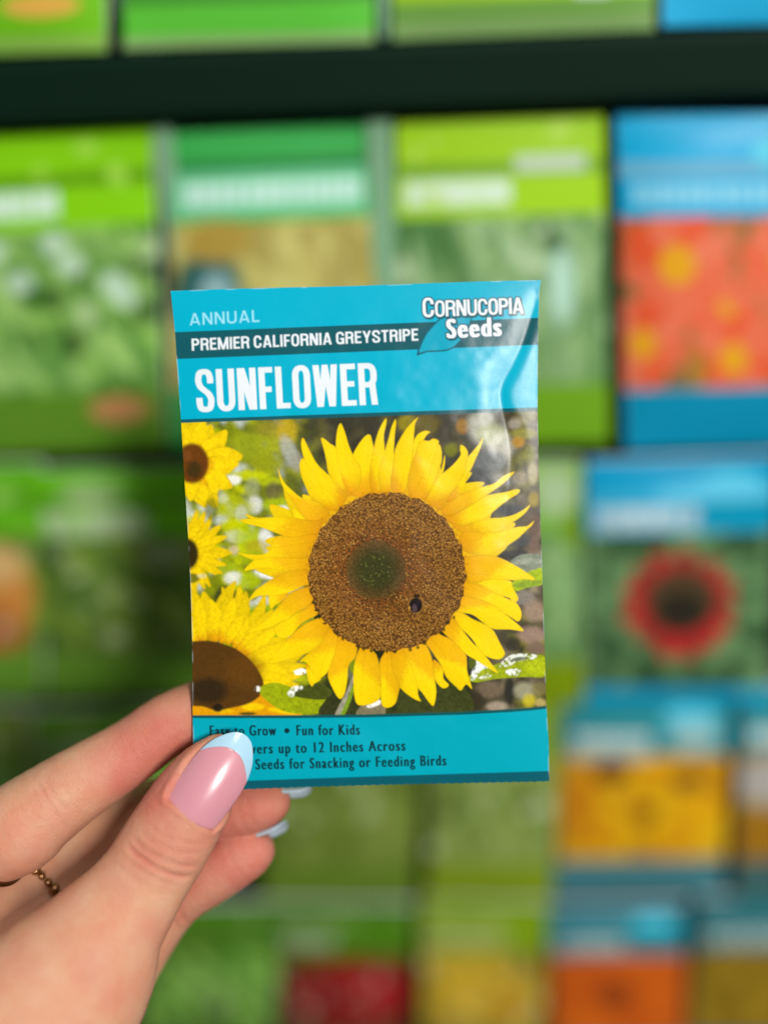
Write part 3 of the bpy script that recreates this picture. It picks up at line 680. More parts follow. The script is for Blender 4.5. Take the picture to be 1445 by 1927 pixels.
    draw_text(cv, 'ANNUAL', (357.5, 612.5), (488.5, 605.6), 22.5, S(150, 220, 240), gothic_set=(.16, .145, .2))
    draw_text(cv, 'PREMIER CALIFORNIA GREYSTRIPE', (361.5, 660), (787, 640.8), 22.6, white, gothic_set=(.185, .15, .11, .26))
    draw_text(cv, 'SUNFLOWER', (371, 775), (711.5, 761.2), 78.5, white, gothic_set=(.150, .128, .068), lean=-.052)
    draw_text(cv, 'CORNUCOPIA', (795.5, 597), (984.5, 589.8), 36.0, white, gothic_set=(.165, .14, .055), small_caps=.84, outline=(2.2, ink), shadow=(2.6, ink, (1.2, 1.8)))
    draw_text(cv, 'Seeds', (840, 636.5), (944, 631.8), 35.5, white, fat=4.6, spacing=1.22, outline=(2.4, ink), shadow=(2.8, ink, (1.2, 1.6)))
    draw_text(cv, 'TM', (986, 590.5), (997, 590), 5, S(60, 150, 170), fat=.5)
    dark = S(14, 48, 56)
    ft = dict(fat=1.9, spacing=1.24)
    draw_text(cv, 'Easy to Grow', (395, 1385), (520.5, 1384), 19.5, dark, **ft)
    cv.blob(540, 1375, 5, 5, dark, 1, .25)
    draw_text(cv, 'Fun for Kids', (558, 1384), (677.5, 1382.6), 19.5, dark, **ft)
    draw_text(cv, 'Big Flowers up to 12 Inches Across', (396, 1420.5), (763, 1412.4), 19.5, dark, **ft)
    draw_text(cv, 'Harvest Seeds for Snacking or Feeding Birds', (396, 1450), (840, 1440.4), 19.5, dark, **ft)
paint_packet(CV)
CV.img = box_blur(CV.img, 1) * 0.6 + CV.img * 0.4

# ------------------------------------------------------------------ the held seed packet
LEFT = np.array([(321.5, 547.5), (326, 589), (329.7, 626), (333, 680), (341, 789), (348, 910), (355, 1019), (358.5, 1090), (360.5, 1150), (362, 1205), (363, 1349), (365.5, 1488)])
RIGHT = np.array([(1017.5, 527), (1014, 552), (1012.5, 600), (1011.5, 680), (1011, 770), (1013, 860), (1016, 960), (1020, 1080), (1025, 1240), (1028, 1330), (1032, 1400), (1033, 1470)])

def packet_px(u, v):
    """photograph pixel of the point (u, v) of the packet's front, v down"""
    yl = 547.5 + v * (1488 - 547.5); yr = 527 + v * (1470 - 527)
    xl = np.interp(yl, LEFT[:, 1], LEFT[:, 0]); xr = np.interp(yr, RIGHT[:, 1], RIGHT[:, 0])
    x = xl + (xr - xl) * u; y = yl + (yr - yl) * u
    y = y - v * 1.6 * np.sin(np.pi * u) ** 2 - (1 - v) * 1.0 * np.sin(np.pi * u * 3) * .6
    y = y + np.clip(v - .985, 0, 1) / .015 * .5 * np.sin(u * 86 * np.pi)        # pinked lower edge
    return x, y

def seg_dist(px, py, path):
    d = np.full(px.shape, 1e9); side = np.zeros(px.shape); tt = np.zeros(px.shape)
    n = len(path) - 1
    for i, ((xa, ya), (xb, yb)) in enumerate(zip(path[:-1], path[1:])):
        dx, dy = xb - xa, yb - ya
        h = np.clip(((px - xa) * dx + (py - ya) * dy) / (dx * dx + dy * dy), 0, 1)
        q = np.hypot(px - xa - h * dx, py - ya - h * dy)
        sgn = np.sign((px - xa) * dy - (py - ya) * dx)
        k = q < d
        d = np.where(k, q, d); side = np.where(k, sgn, side); tt = np.where(k, (i + h) / n, tt)
    return d, side, tt

RIDGE = catmull([(1012, 556), (1002, 590), (986, 640), (964, 690), (948, 720), (943, 745), (947, 775), (954, 805), (960, 850), (956, 910), (948, 980), (940, 1060)], 6)

def packet_height(u, v, px, py):
    """mm the front stands out of the packet's plane: seed-filled belly, folded edges and the buckle at the right"""
    e = lambda t: 1 - np.abs(2 * t - 1) ** 3.4
    h = 1.5 * e(u) * e(v) * (.55 + .45 * np.clip(v * 1.4, 0, 1))
    # buckle: a crease pressed in along RIDGE
    d, side, t = seg_dist(px, py, RIDGE)
    wl = np.interp(t, [0, .3, .42, .5, .62, .8, 1], [26, 50, 46, 50, 74, 90, 90]); wr = np.interp(t, [0, .3, .42, .5, .62, .8, 1], [12, 22, 18, 20, 32, 50, 60])
    amp = np.interp(t, [0, .2, .42, .5, .65, .85, 1], [.14, .36, .34, .35, .54, .4, .0])
    right = (side > 0)
    w = np.where(right, wr, wl)
    prof = np.clip(1 - d / np.where(right, wr, wl), 0, 1) ** 1.6
    h = h - amp * prof
    # broad swell of the picture's right half and a dent beside it
    h += .5 * np.exp(-(((px - 925) / 60) ** 2 + ((py - 960) / 150) ** 2))
    h += .35 * np.exp(-(((px - 470) / 90) ** 2 + ((py - 1000) / 200) ** 2)) + .25 * np.sin(px * .011 + py * .007) * e(u) * e(v)
    h += .05 * np.sin(px * .06 + py * .02) * np.sin(py * .05 - px * .013) * e(u) * e(v)
    # the paper gives a little under the thumb
    h -= .6 * np.exp(-(((px - 400) / 90) ** 2 + ((py - 1450) / 80) ** 2)) * np.clip((px - 362) / 30, 0, 1)
    return h

NU, NV = 600, 816
PK_Z = lambda v: 4.2 - 8.4 * v
uu, vv = np.meshgrid(np.linspace(0, 1, NU), np.linspace(0, 1, NV))
ppx, ppy = packet_px(uu, vv)
hh = packet_height(uu, vv, ppx, ppy).astype(np.float32)
hh = box_blur(box_blur(hh, 3), 3)
hh += (value_noise(NV, NU, 60, 3, 77) - .5) * .34 * (1 - np.abs(2 * uu - 1) ** 6) * (1 - np.abs(2 * vv - 1) ** 6)
for _ in range(34):                                   # seeds lying in the lower part of the packet
    sx_, sy_, an_ = RNG.uniform(430, 960), 1452 - 330 * RNG.random() ** 1.6, RNG.uniform(0, 3.1)
    ca_, sa_ = math.cos(an_), math.sin(an_)
    hh = hh + .13 * np.exp(-(((ppx - sx_) * ca_ + (ppy - sy_) * sa_) / 44) ** 2 - ((-(ppx - sx_) * sa_ + (ppy - sy_) * ca_) / 24) ** 2)
front = P(ppx, ppy, PK_Z(vv) + hh)
col = CV.sample(ppx, ppy)
edge = np.minimum(np.minimum(uu * 690, (1 - uu) * 690), np.minimum(vv * 940, 1e9))
white_edge = np.clip(1.7 - edge, 0, 1) * np.clip((value_noise(NV, NU, 24, 3, 33) - .48) * 6, 0, 1)
col = col + (lin((214, 226, 230)) - col) * (white_edge * .4)[..., None]

M_PRINT = print_mat('printed_coated_paper', .6, .0, .36, grain=.03, crinkle=.02)
M_PAPER = mat('white_paper', (.78, .79, .78), .6)
packet = empty('seed_packet', P(700, 1478, -4))
tag(packet, 'turquoise sunflower seed packet held between thumb and fingers', 'seed packet')
make_mesh('front_panel', front.reshape(-1, 3), grid_faces(NU, NV), M_PRINT, packet, color=col.reshape(-1, 3))
nu2, nv2 = 50, 70
u2, v2 = np.meshgrid(np.linspace(.003, .997, nu2), np.linspace(.002, .992, nv2))
bx, by = packet_px(u2, v2)
e2 = (1 - np.abs(2 * u2 - 1) ** 5) * (1 - np.abs(2 * v2 - 1) ** 5)
back = P(bx, by, PK_Z(v2) + np.minimum(packet_height(u2, v2, bx, by), 0) - .3 - .7 * e2)
make_mesh('back_panel', back.reshape(-1, 3), grid_faces(nu2, nv2)[:, ::-1], M_PAPER, packet)
# rim of paper joining front and back all round
def rim_ids(nu, nv):
    top = np.arange(nu); right = np.arange(1, nv) * nu + nu - 1
    bottom = np.arange(nu - 2, -1, -1) + (nv - 1) * nu; left = np.arange(nv - 2, 0, -1) * nu
    return np.concatenate([top, right, bottom, left])
r = rim_ids(NU, NV)
fr = front.reshape(-1, 3)[r]
bk = P(ppx.ravel()[r], ppy.ravel()[r], PK_Z(vv.ravel()[r]) + np.minimum(hh.ravel()[r], 0) - .3)
n = len(r)
make_mesh('folded_edge', np.vstack([fr, bk]), np.stack([np.arange(n), (np.arange(n) + 1) % n, (np.arange(n) + 1) % n + n, np.arange(n) + n], -1), M_PRINT, packet, color=np.vstack([col.reshape(-1, 3)[r]] * 2))

# ------------------------------------------------------------------ the display rack behind, a vertical stand of pockets
# rack plane: vertical, facing the shopper; 344 mm deep at the photograph's (722, 540)
def cam_dir(px, py):
    return np.stack([(np.asarray(px, float) - CX) / FPX, -(np.asarray(py, float) - CY) / FPX, -np.ones(np.shape(px))], -1)
Rw = CAM_M[:3, :3]
RACK_N = np.array([0.0, -1.0, 0.0])
RACK_P = to_world(P(722.5, 540, D0 - 344.0))

def on_rack(px, py, off=0.0):
    """world point on the rack's front plane (off mm in front of it) seen at a photograph pixel"""
    d = cam_dir(px, py) @ Rw.T
    o = CAM_M[:3, 3]
    t = ((RACK_P + RACK_N * off * .001 - o) @ RACK_N) / (d @ RACK_N)
    return o + d * t[..., None]

M_RACK = mat('dark_green_metal', tuple(lin((14, 30, 24))), .6, Specular_IOR_Level=.1)
M_BAR = mat('black_green_shelf_paint', tuple(lin((7, 33, 22))), .6, Specular_IOR_Level=.1)
M_CLEAR = mat('frosted_pocket_plastic', tuple(lin((142, 190, 150))), .3, Transmission_Weight=.12, IOR=1.45, Coat_Weight=.5)
for m_, sc in ((M_RACK, 60), (M_BAR, 40)):
    t_, N_, L_, b_ = nt(m_)
    no = N_.new('ShaderNodeTexNoise'); no.inputs['Scale'].default_value = sc
    mr = N_.new('ShaderNodeMapRange'); mr.inputs[3].default_value = .55; mr.inputs[4].default_value = .75
    L_.new(no.outputs['Fac'], mr.inputs[0]); L_.new(mr.outputs[0], b_.inputs['Roughness'])

def slab(name, x0, x1, z0, z1, y0, y1, m, parent, bev=.0015):
    """a bevelled box in world metres"""
    import bmesh
    bm = bmesh.new()
    bmesh.ops.create_cube(bm, size=1)
    for v in bm.verts:
        v.co = Vector((x0 + (v.co.x + .5) * (x1 - x0), y0 + (v.co.y + .5) * (y1 - y0), z0 + (v.co.z + .5) * (z1 - z0)))
    bmesh.ops.bevel(bm, geom=bm.edges[:], offset=min(bev, .3 * min(abs(x1 - x0), abs(y1 - y0), abs(z1 - z0))), segments=2, affect='EDGES', profile=.5)
    me = bpy.data.meshes.new(name); bm.to_mesh(me); bm.free()
    me.materials.append(m)
    o = bpy.data.objects.new(name, me); COL.objects.link(o)
    if parent is not None:
        o.parent = parent; o.matrix_parent_inverse = parent.matrix_basis.inverted()
    return o

YR = RACK_P[1]
zrow = lambda py, px=722.5, off=0.0: float(on_rack(np.array(px), np.array(py), off)[2])
rack = bpy.data.objects.new('display_rack', None); COL.objects.link(rack)
rack.location = (0, YR + .03, 0)
tag(rack, 'dark green seed packet display rack filling the blurred background', 'display rack')
XL, XR = -.52, .52
slab('back_board', XL, XR, zrow(2150), zrow(-420), YR + .034, YR + .044, M_RACK, rack)
# broad dark shelf edge across the top
bz1, bz0 = zrow(82, 722, 14), zrow(212, 722, 14)
slab('shelf_edge', XL, XR, bz0, bz1, YR - .014, YR + .034, M_BAR, rack, .003)
for py in (858, 1315, 1690, 1990):
    z = zrow(py)
    slab('pocket_rail', XL, XR, z - .006, z + .004, YR + .022, YR + .034, M_RACK, rack)
def divider(px, py0, py1, wmm, off):
    a, b = on_rack(np.array(px), np.array(py0), off), on_rack(np.array(px), np.array(py1), off)
    slab('pocket_divider', a[0] - wmm * .0005, a[0] + wmm * .0005, b[2], a[2], YR - off * .001, YR + .03, M_CLEAR, rack, .0008)
divider(303, 235, 700, 7, 5); divider(712, 225, 700, 9, 5); divider(224, -80, 105, 4, 4); divider(724, -80, 72, 5, 4); divider(1240, -80, 60, 4, 4)

M_BGPRINT = print_mat('printed_packet_paper', .5, .15, .09, grain=.02, crinkle=.03)

def bg_art(spec, nu, nv, seed):
    cv = Canvas(0, 0, 84, 120, 2.0)
    for op in spec:
        k, a = op[0], op[1:]
        if k == 'fill': cv.img[:] = lin(a[0])
        elif k == 'rect':
            x0, y0, x1, y1, c = a
            cv.poly([(x0, y0), (x1, y0), (x1, y1), (x0, y1)], lin(c))
        elif k == 'blob':
            x, y, rx, ry, c = a[:5]
            cv.blob(x, y, rx, ry, lin(c), 1.0, a[5] if len(a) > 5 else .35, a[6] if len(a) > 6 else 0)
        elif k == 'noise':
            x0, y0, x1, y1, c1, c2, cell = a
            b = cv.box(x0, y0, x1, y1)
            n_ = value_noise(b[3] - b[1], b[2] - b[0], cell * 2, 3, seed)
            f = np.clip((n_ - .36) / .28, 0, 1)[..., None]
            cv.img[b[1]:b[3], b[0]:b[2]] = lin(c1) * (1 - f) + lin(c2) * f
        elif k == 'pods':
            x0, y0, x1, y1, c1, c2, nn, lean = a
            r_ = np.random.default_rng(seed)
            for _ in range(nn):
                x, y = r_.uniform(x0, x1), r_.uniform(y0, y1); L_ = r_.uniform(10, 22); w_ = r_.uniform(2, 3.6)
                an = lean + r_.uniform(-.35, .35); dx, dy = math.sin(an), math.cos(an)
                kk = r_.random(); c = lin(c1) * (1 - kk) + lin(c2) * kk
                pts = [(x - dx * L_, y - dy * L_), (x - dy * w_ - dx * 4, y + dx * w_ - dy * 4), (x - dy * w_ * .8 + dx * L_ * .6, y + dx * w_ * .8 + dy * L_ * .6), (x + dx * L_, y + dy * L_), (x + dy * w_ * .8 + dx * L_ * .6, y - dx * w_ * .8 + dy * L_ * .6), (x + dy * w_ - dx * 4, y - dx * w_ - dy * 4)]
                pts = np.asarray(catmull(pts, 4, True)); pts[:, 0] = np.clip(pts[:, 0], x0, x1); pts[:, 1] = np.clip(pts[:, 1], y0, y1)
                cv.poly(pts, c)
        elif k == 'flower':
            x, y, r0, r1, c1, c2, cc = a[:7]
            r_ = np.random.default_rng(int(seed + x * 7 + y))
            nn = 13
            for i in range(nn):
                an = 2 * math.pi * i / nn + r_.uniform(-.1, .1); d = np.array([math.cos(an), math.sin(an)]); p = np.array([-d[1], d[0]])
                c0 = np.array([x, y]); w_ = 2.6 * r1 / nn * 1.15; kk = r_.random()
                pts = np.asarray(catmull([c0 + d * r0 * .5, c0 + d * r1 * .6 - p * w_, c0 + d * r1 * r_.uniform(.9, 1.05), c0 + d * r1 * .6 + p * w_], 5, True))
                pts[:, 1] = np.clip(pts[:, 1], a[7] if len(a) > 7 else 0, a[8] if len(a) > 8 else 120)
                cv.poly(pts, lin(c1) * (1 - kk) + lin(c2) * kk)
            cv.blob(x, y, r0, r0, lin(cc), 1, .4)
        elif k == 'flecks':
            x0, y0, x1, y1, nn, cols = a
            r_ = np.random.default_rng(seed + 17)
            for _ in range(nn):
                c = cols[r_.integers(len(cols))]; r1_ = r_.uniform(1.5, 5)
                x, y = r_.uniform(x0 + 2, x1 - 2), r_.uniform(y0 + 4, y1 - 4)
                cv.blob(x, y, r1_, r1_ * r_.uniform(.4, 1.2), lin(c), r_.uniform(.5, .95), .7, r_.uniform(0, 3))
        elif k == 'title':
            x0, y0, x1, h, c = a
            r_ = np.random.default_rng(seed + 3); x = x0
            while x < x1:
                w_ = h * r_.choice([.5, .55, .6, .25]); w_ = min(w_, x1 - x)
                cv.poly([(x, y0), (x + w_, y0), (x + w_, y0 + h), (x, y0 + h)], lin(c), .92)
                x += w_ + h * .13
    u, v = np.meshgrid(np.linspace(.2, 83.8, nu), np.linspace(.2, 119.8, nv))
    return cv.sample(u, v)

def bg_packet(quad, spec, label, seed, off_top=3.0, off_bot=9.0, nu=84, nv=120):
    """a packet standing in the rack: quad = its corners in the photograph (tl, tr, br, bl), leaning out at the foot"""
    rj = np.random.default_rng(seed + 900)
    tl, tr, br, bl = [np.array(q, float) + rj.uniform(-8, 8, 2) for q in quad]
    u, v = np.meshgrid(np.linspace(0, 1, nu), np.linspace(0, 1, nv))
    w = lambda a, b, c, d: (a * (1 - u) + b * u) * (1 - v) + (d * (1 - u) + c * u) * v
    px, py = w(tl[0], tr[0], br[0], bl[0]), w(tl[1], tr[1], br[1], bl[1])
    rr = np.random.default_rng(seed)
    e = (1 - np.abs(2 * u - 1) ** 3) * (1 - np.abs(2 * v - 1) ** 4)
    bow = rr.uniform(2, 4.5) * e + rr.uniform(-1.2, 1.2) * np.sin(u * 5 + v * 4 + rr.uniform(0, 6)) * e + 2.0 * (u - .5) * rr.uniform(-1, 1)
    off = off_top + (off_bot - off_top) * v + bow
    co = np.empty(u.shape + (3,))
    d = cam_dir(px, py) @ Rw.T; o = CAM_M[:3, 3]
    t = ((RACK_P[None, None] + RACK_N * (off * .001)[..., None] - o) @ RACK_N) / (d @ RACK_N)
    co = o + d * t[..., None]
    root = bpy.data.objects.new('seed_packet', None); COL.objects.link(root)
    base = co[-1, nu // 2]
    root.location = Vector(base)
    tag(root, label, 'seed packet', 'seed packets in the display rack')
    make_mesh('front_panel', co.reshape(-1, 3), grid_faces(nu, nv), M_BGPRINT, root, color=bg_art(spec, nu, nv, seed).reshape(-1, 3), world_space=False)
    k = 12
    sub = co[np.linspace(0, nv - 1, k).astype(int)][:, np.linspace(0, nu - 1, k).astype(int)]
    bk = sub.copy(); bk[..., 1] = np.minimum(bk[..., 1] + .0022, YR + .031)
    ids = rim_ids(k, k); nn = len(ids); base_n = k * k
    faces = np.vstack([grid_faces(k, k)[:, ::-1], np.stack([ids, np.roll(ids, -1), np.roll(ids, -1) + base_n, ids + base_n], -1)])
    make_mesh('back_panel', np.vstack([bk.reshape(-1, 3), sub.reshape(-1, 3) + [0, .0001, 0]]), faces, M_PAPER, root, world_space=False)
    return root

lime, green, lgreen = (136, 214, 14), (66, 182, 80), (164, 212, 34)
blue_, dblue, white_ = (0, 172, 224), (0, 132, 172), (226, 244, 240)
def veg(head, band, title, foot, p1, p2, extra=(), tw=50):
    mixc = lambda a, b, k: tuple(a[i] + (b[i] - a[i]) * k for i in range(3))
    return [('fill', head), ('rect', 0, 16, 84, 21, band), ('title', 6, 23, tw, 8, title), ('noise', 0, 36, 84, 98, p1, p2, 9), ('flecks', 0, 36, 84, 98, 26, [mixc(p2, (235, 245, 225), .5), mixc(p1, (10, 30, 10), .5), p1])] + list(extra) + [('flecks', 0, 38, 84, 96, 14, [mixc(p2, (235, 245, 225), .55), mixc(p1, (10, 30, 10), .5)]), ('flecks', 0, 0, 84, 34, 5, [mixc(head, (255, 255, 240), .3)]), ('rect', 0, 98, 84, 120, foot)] + [e for e in extra if e[0] == 'blob' and e[2] > 98] + [e for e in extra if e[0] == 'rect' and e[2] > 98]
def flo(head, band, p1, p2, extra=(), foot=None, tw=50, title=white_, low=98):
    return [('fill', head), ('rect', 0, 17, 84, 23, band), ('blob', 64, 14, 14, 6, (90, 210, 240)), ('title', 6, 25, tw, 8, title), ('noise', 0, 37, 84, low, p1, p2, 8)] + list(extra) + [('rect', 0, low, 84, 120, foot or head)]

leafy = ('pods', 0, 36, 84, 98, (150, 200, 90), (60, 120, 40), 46, .5)
# row above the shelf edge
bg_packet([(-290, -560), (200, -580), (208, 100), (-270, 118)], veg(lime, (90, 150, 20), white_, (116, 196, 30), (96, 160, 30), (60, 120, 30), [('blob', 62, 104, 13, 4, (230, 180, 80)), ('rect', 0, 114, 84, 120, (140, 190, 80))]), 'lime green seed packet with orange patch above the shelf edge at far left', 101)
bg_packet([(240, -600), (710, -620), (706, 78), (238, 98)], veg(green, (60, 130, 50), white_, (94, 196, 60), (90, 170, 50), (50, 110, 40), [leafy, ('rect', 0, 101, 84, 106, (70, 150, 50)), ('blob', 62, 102, 14, 3, (220, 170, 90)), ('rect', 0, 116, 84, 120, (140, 180, 110))]), 'bright green seed packet above the shelf edge, second from the left', 102)
bg_packet([(744, -620), (1236, -640), (1226, 52), (742, 74)], veg(lgreen, (110, 160, 30), white_, (156, 206, 40), (120, 170, 50), (80, 130, 40), [('rect', 0, 108, 84, 114, (110, 160, 70)), ('blob', 64, 106, 6, 4, (220, 240, 210)), ('rect', 0, 114, 84, 120, (126, 164, 96))]), 'yellow green seed packet above the shelf edge beside the blue one', 103)
bg_packet([(1262, -640), (1750, -650), (1738, 34), (1252, 48)], flo(blue_, (120, 190, 220), (60, 130, 60), (200, 120, 90), foot=(40, 180, 232)), 'blue seed packet above the shelf edge in the top right corner', 104)
# first row below the shelf edge
bg_packet([(-112, 262), (290, 244), (322, 842), (-96, 852)], veg(lime, (96, 156, 16), white_, (92, 140, 36), (76, 130, 50), (150, 200, 96),
          [('title', 6, 22, 46, 10, (214, 244, 220)), ('pods', 0, 38, 84, 96, (170, 214, 120), (70, 130, 50), 40, .5)] + [('blob', x, y, 5, 4, (196, 226, 200), .8) for x, y in ((20, 44), (44, 42), (50, 50), (66, 58), (70, 63), (30, 56))] + [('blob', 66, 105, 11, 5, (196, 140, 90), .5), ('blob', 50, 80, 4, 5, (60, 90, 40), .7)], 46), 'lime green seed packet with pale pods picture left of the held packet', 111)
bg_packet([(330, 246), (706, 226), (716, 836), (322, 846)], [('fill', (62, 178, 84)), ('rect', 0, 12, 84, 16, (44, 130, 66)), ('rect', 0, 16, 80, 33, (110, 206, 150)), ('title', 5, 20, 78, 9, (210, 246, 236)), ('noise', 0, 35, 84, 98, (170, 158, 80), (206, 200, 120), 9),
          ('blob', 15, 62, 14, 16, (30, 96, 92), .5), ('blob', 18, 62, 7, 8, (150, 186, 190), .5), ('blob', 18, 42, 14, 8, (176, 150, 66), .6), ('pods', 28, 37, 82, 97, (214, 204, 120), (160, 146, 76), 22, .1), ('rect', 0, 98, 84, 120, (62, 170, 80))], 'green seed packet with tan pods picture rising behind the held packet', 112)
bg_packet([(740, 238), (1132, 218), (1144, 836), (744, 838)], veg((164, 216, 30), (120, 170, 50), white_, (112, 166, 30), (90, 138, 80), (150, 186, 120),
          [('rect', 48, 14, 76, 20, (196, 214, 190)), ('title', 4, 22, 46, 10, (222, 246, 214)), ('pods', 0, 37, 84, 97, (170, 206, 150), (72, 120, 60), 44, .15), ('blob', 66, 62, 5, 14, (186, 226, 206), .8)], 46), 'yellow green seed packet with slim green pods right of centre', 113)
bg_packet([(1160, 214), (1580, 206), (1560, 842), (1172, 846)], flo((10, 176, 228), (110, 180, 214), (120, 110, 60), (214, 120, 80),
          [('flower', x, y, r * .3, r, (236, 92, 50), (240, 128, 96), (236, 170, 30), 37, 98) for x, y, r in ((40, 72, 16), (22, 54, 24), (66, 53, 21), (8, 82, 18), (44, 88, 19), (72, 84, 17))] + [('blob', 30, 92, 4, 8, (180, 130, 50), .8)], foot=(6, 146, 186), tw=78, title=(150, 220, 246)), 'blue seed packet with orange red flowers at the right', 114)
# second row
bg_packet([(-270, 884), (70, 878), (86, 1306), (-240, 1312)], veg((94, 172, 24), (72, 126, 26), white_, (102, 152, 48), (108, 140, 48), (76, 114, 42), [('blob', 60, 68, 20, 24, (196, 130, 60), .4), ('blob', 62, 52, 14, 10, (206, 170, 110), .6), ('blob', 60, 86, 16, 10, (170, 84, 40), .6)]), 'green seed packet with orange vegetable at the far left edge', 121)
bg_packet([(58, 880), (402, 872), (404, 1306), (88, 1312)], veg((98, 178, 20), (78, 134, 34), (196, 214, 172), (104, 154, 48), (78, 114, 50), (126, 154, 58),
          [('blob', 28, 14, 14, 6, (150, 180, 120), .6), ('title', 8, 26, 54, 10, (180, 200, 160)), ('pods', 0, 40, 84, 97, (120, 150, 50), (50, 84, 36), 30, .4), ('blob', 60, 46, 10, 6, (140, 156, 110), .8)], 50), 'dark green seed packet with pale title left of the index finger', 122)
bg_packet([(408, 872), (746, 866), (738, 1300), (412, 1306)], veg((90, 166, 30), (66, 120, 30), white_, (84, 140, 40), (70, 120, 40), (110, 150, 60), [leafy]), 'green leafy seed packet hidden behind the middle of the held packet', 123)
bg_packet([(752, 866), (1096, 860), (1094, 1332), (742, 1338)], veg((120, 176, 60), (110, 150, 70), (196, 214, 180), (124, 150, 14), (96, 140, 80), (140, 176, 110), [('pods', 0, 37, 84, 97, (150, 190, 130), (84, 130, 70), 40, .1), ('blob', 72, 16, 10, 12, (170, 196, 150), .7), ('blob', 80, 34, 5, 10, (110, 150, 10), .6)]), 'pale green seed packet showing as a strip right of the held packet', 124)
bg_packet([(1098, 866), (1470, 860), (1446, 1318), (1102, 1326)], flo((4, 158, 206), (60, 176, 214), (50, 84, 50), (110, 150, 100),
          [('blob', 56, 18, 26, 6, (96, 200, 236), .5), ('rect', 40, 22, 84, 34, (0, 150, 186)), ('title', 4, 24, 50, 12, (178, 208, 220)), ('flower', 43, 72, 15, 28, (190, 40, 44), (150, 44, 40), (58, 50, 34), 38, 106), ('blob', 43, 70, 17, 15, (84, 66, 44), .5), ('blob', 43, 75, 12, 10, (44, 40, 30), .4)], tw=52, low=113), 'blue seed packet with one dark centred red flower at the right', 125)
# third row
bg_packet([(60, 1330), (352, 1326), (344, 1690), (76, 1692)], veg((94, 148, 38), (84, 130, 46), (160, 180, 140), (98, 142, 48), (82, 116, 48), (130, 152, 70), [leafy]), 'dark green seed packet behind the index finger', 131)
bg_packet([(-236, 1336), (50, 1330), (66, 1692), (-214, 1696)], veg((102, 132, 48), (106, 108, 58), (160, 170, 140), (98, 132, 48), (98, 120, 52), (130, 142, 70), [leafy]), 'brownish green seed packet at the left edge above the index finger', 130)
bg_packet([(498, 1328), (786, 1324), (776, 1694), (504, 1698)], veg((90, 140, 40), (80, 120, 40), (160, 180, 130), (98, 128, 40), (92, 116, 40), (120, 140, 60), [('pods', 0, 37, 84, 97, (134, 152, 72), (96, 118, 44), 26, .2)]), 'olive green seed packet just below the held packet, by the fingertips', 132)
bg_packet([(806, 1326), (1048, 1322), (1036, 1690), (802, 1694)], veg((130, 160, 40), (100, 140, 40), (170, 190, 130), (130, 154, 30), (112, 136, 60), (146, 166, 84), [('pods', 0, 37, 84, 97, (150, 170, 92), (110, 136, 60), 24, .1)]), 'lighter olive seed packet below the held packet towards the right', 133)
bg_packet([(1056, 1306), (1384, 1300), (1352, 1690), (1050, 1694)], flo((30, 138, 152), (60, 146, 156), (190, 130, 20), (226, 180, 30),
          [('blob', 66, 26, 12, 9, (150, 190, 190), .6), ('title', 6, 28, 44, 12, (160, 188, 186))] + [('flower', x, y, 4.5, r, (240, 190, 14), (214, 146, 16), c, 40, 98) for x, y, r, c in ((46, 44, 13, (220, 150, 20)), (12, 62, 14, (190, 110, 24)), (70, 72, 14, (220, 160, 20)), (20, 86, 15, (200, 120, 24)), (60, 90, 14, (206, 140, 24)), (64, 52, 12, (110, 52, 24)), (43, 72, 15, (112, 52, 22)), (25, 46, 12, (104, 44, 24)))] + [('blob', 25, 47, 9, 7, (104, 44, 24), .7), ('blob', 64, 52, 8, 6, (120, 62, 28), .7), ('blob', 43, 72, 6, 6, (116, 56, 24), .7), ('blob', 10, 66, 8, 20, (206, 130, 24), .9)], foot=(70, 130, 140), tw=44), 'teal seed packet crowded with small yellow flowers at the right', 134)
bg_packet([(1396, 1290), (1720, 1284), (1690, 1690), (1380, 1694)], flo((40, 150, 164), (70, 150, 160), (140, 110, 30), (176, 140, 40), [('blob', 20, 54, 24, 14, (186, 182, 176), .6), ('blob', 20, 84, 26, 14, (170, 120, 30), .6)], foot=(70, 110, 110)), 'teal seed packet with white and amber picture cut by the right edge', 135)
# bottom row
bg_packet([(254, 1704), (524, 1700), (510, 2010), (262, 2014)], veg((70, 120, 24), (64, 110, 30), (96, 120, 50), (80, 110, 60), (60, 96, 40), (84, 120, 40), [leafy]), 'dark leafy green seed packet beside the hand at the bottom', 141)
bg_packet([(530, 1704), (778, 1700), (764, 2010), (536, 2014)], veg((78, 130, 20), (70, 120, 30), (160, 176, 140), (110, 100, 80), (84, 66, 36), (110, 50, 34), [('title', 2, 18, 34, 14, (150, 166, 130)), ('rect', 0, 36, 84, 42, (96, 90, 40)), ('blob', 46, 66, 40, 24, (150, 30, 32), .3), ('blob', 60, 58, 16, 12, (166, 34, 38), .6), ('blob', 30, 72, 14, 12, (126, 24, 28), .6)], 34), 'green seed packet with deep red picture at the bottom centre', 142)
bg_packet([(798, 1700), (1034, 1696), (1022, 2006), (800, 2010)], veg((124, 160, 10), (120, 150, 40), (176, 186, 120), (150, 140, 60), (150, 130, 50), (190, 166, 60), [('title', 2, 18, 56, 13, (166, 178, 110)), ('blob', 36, 64, 32, 20, (212, 176, 50), .6), ('blob', 62, 78, 18, 14, (186, 146, 40), .6)], 50), 'lime seed packet with golden yellow picture at the bottom', 143)
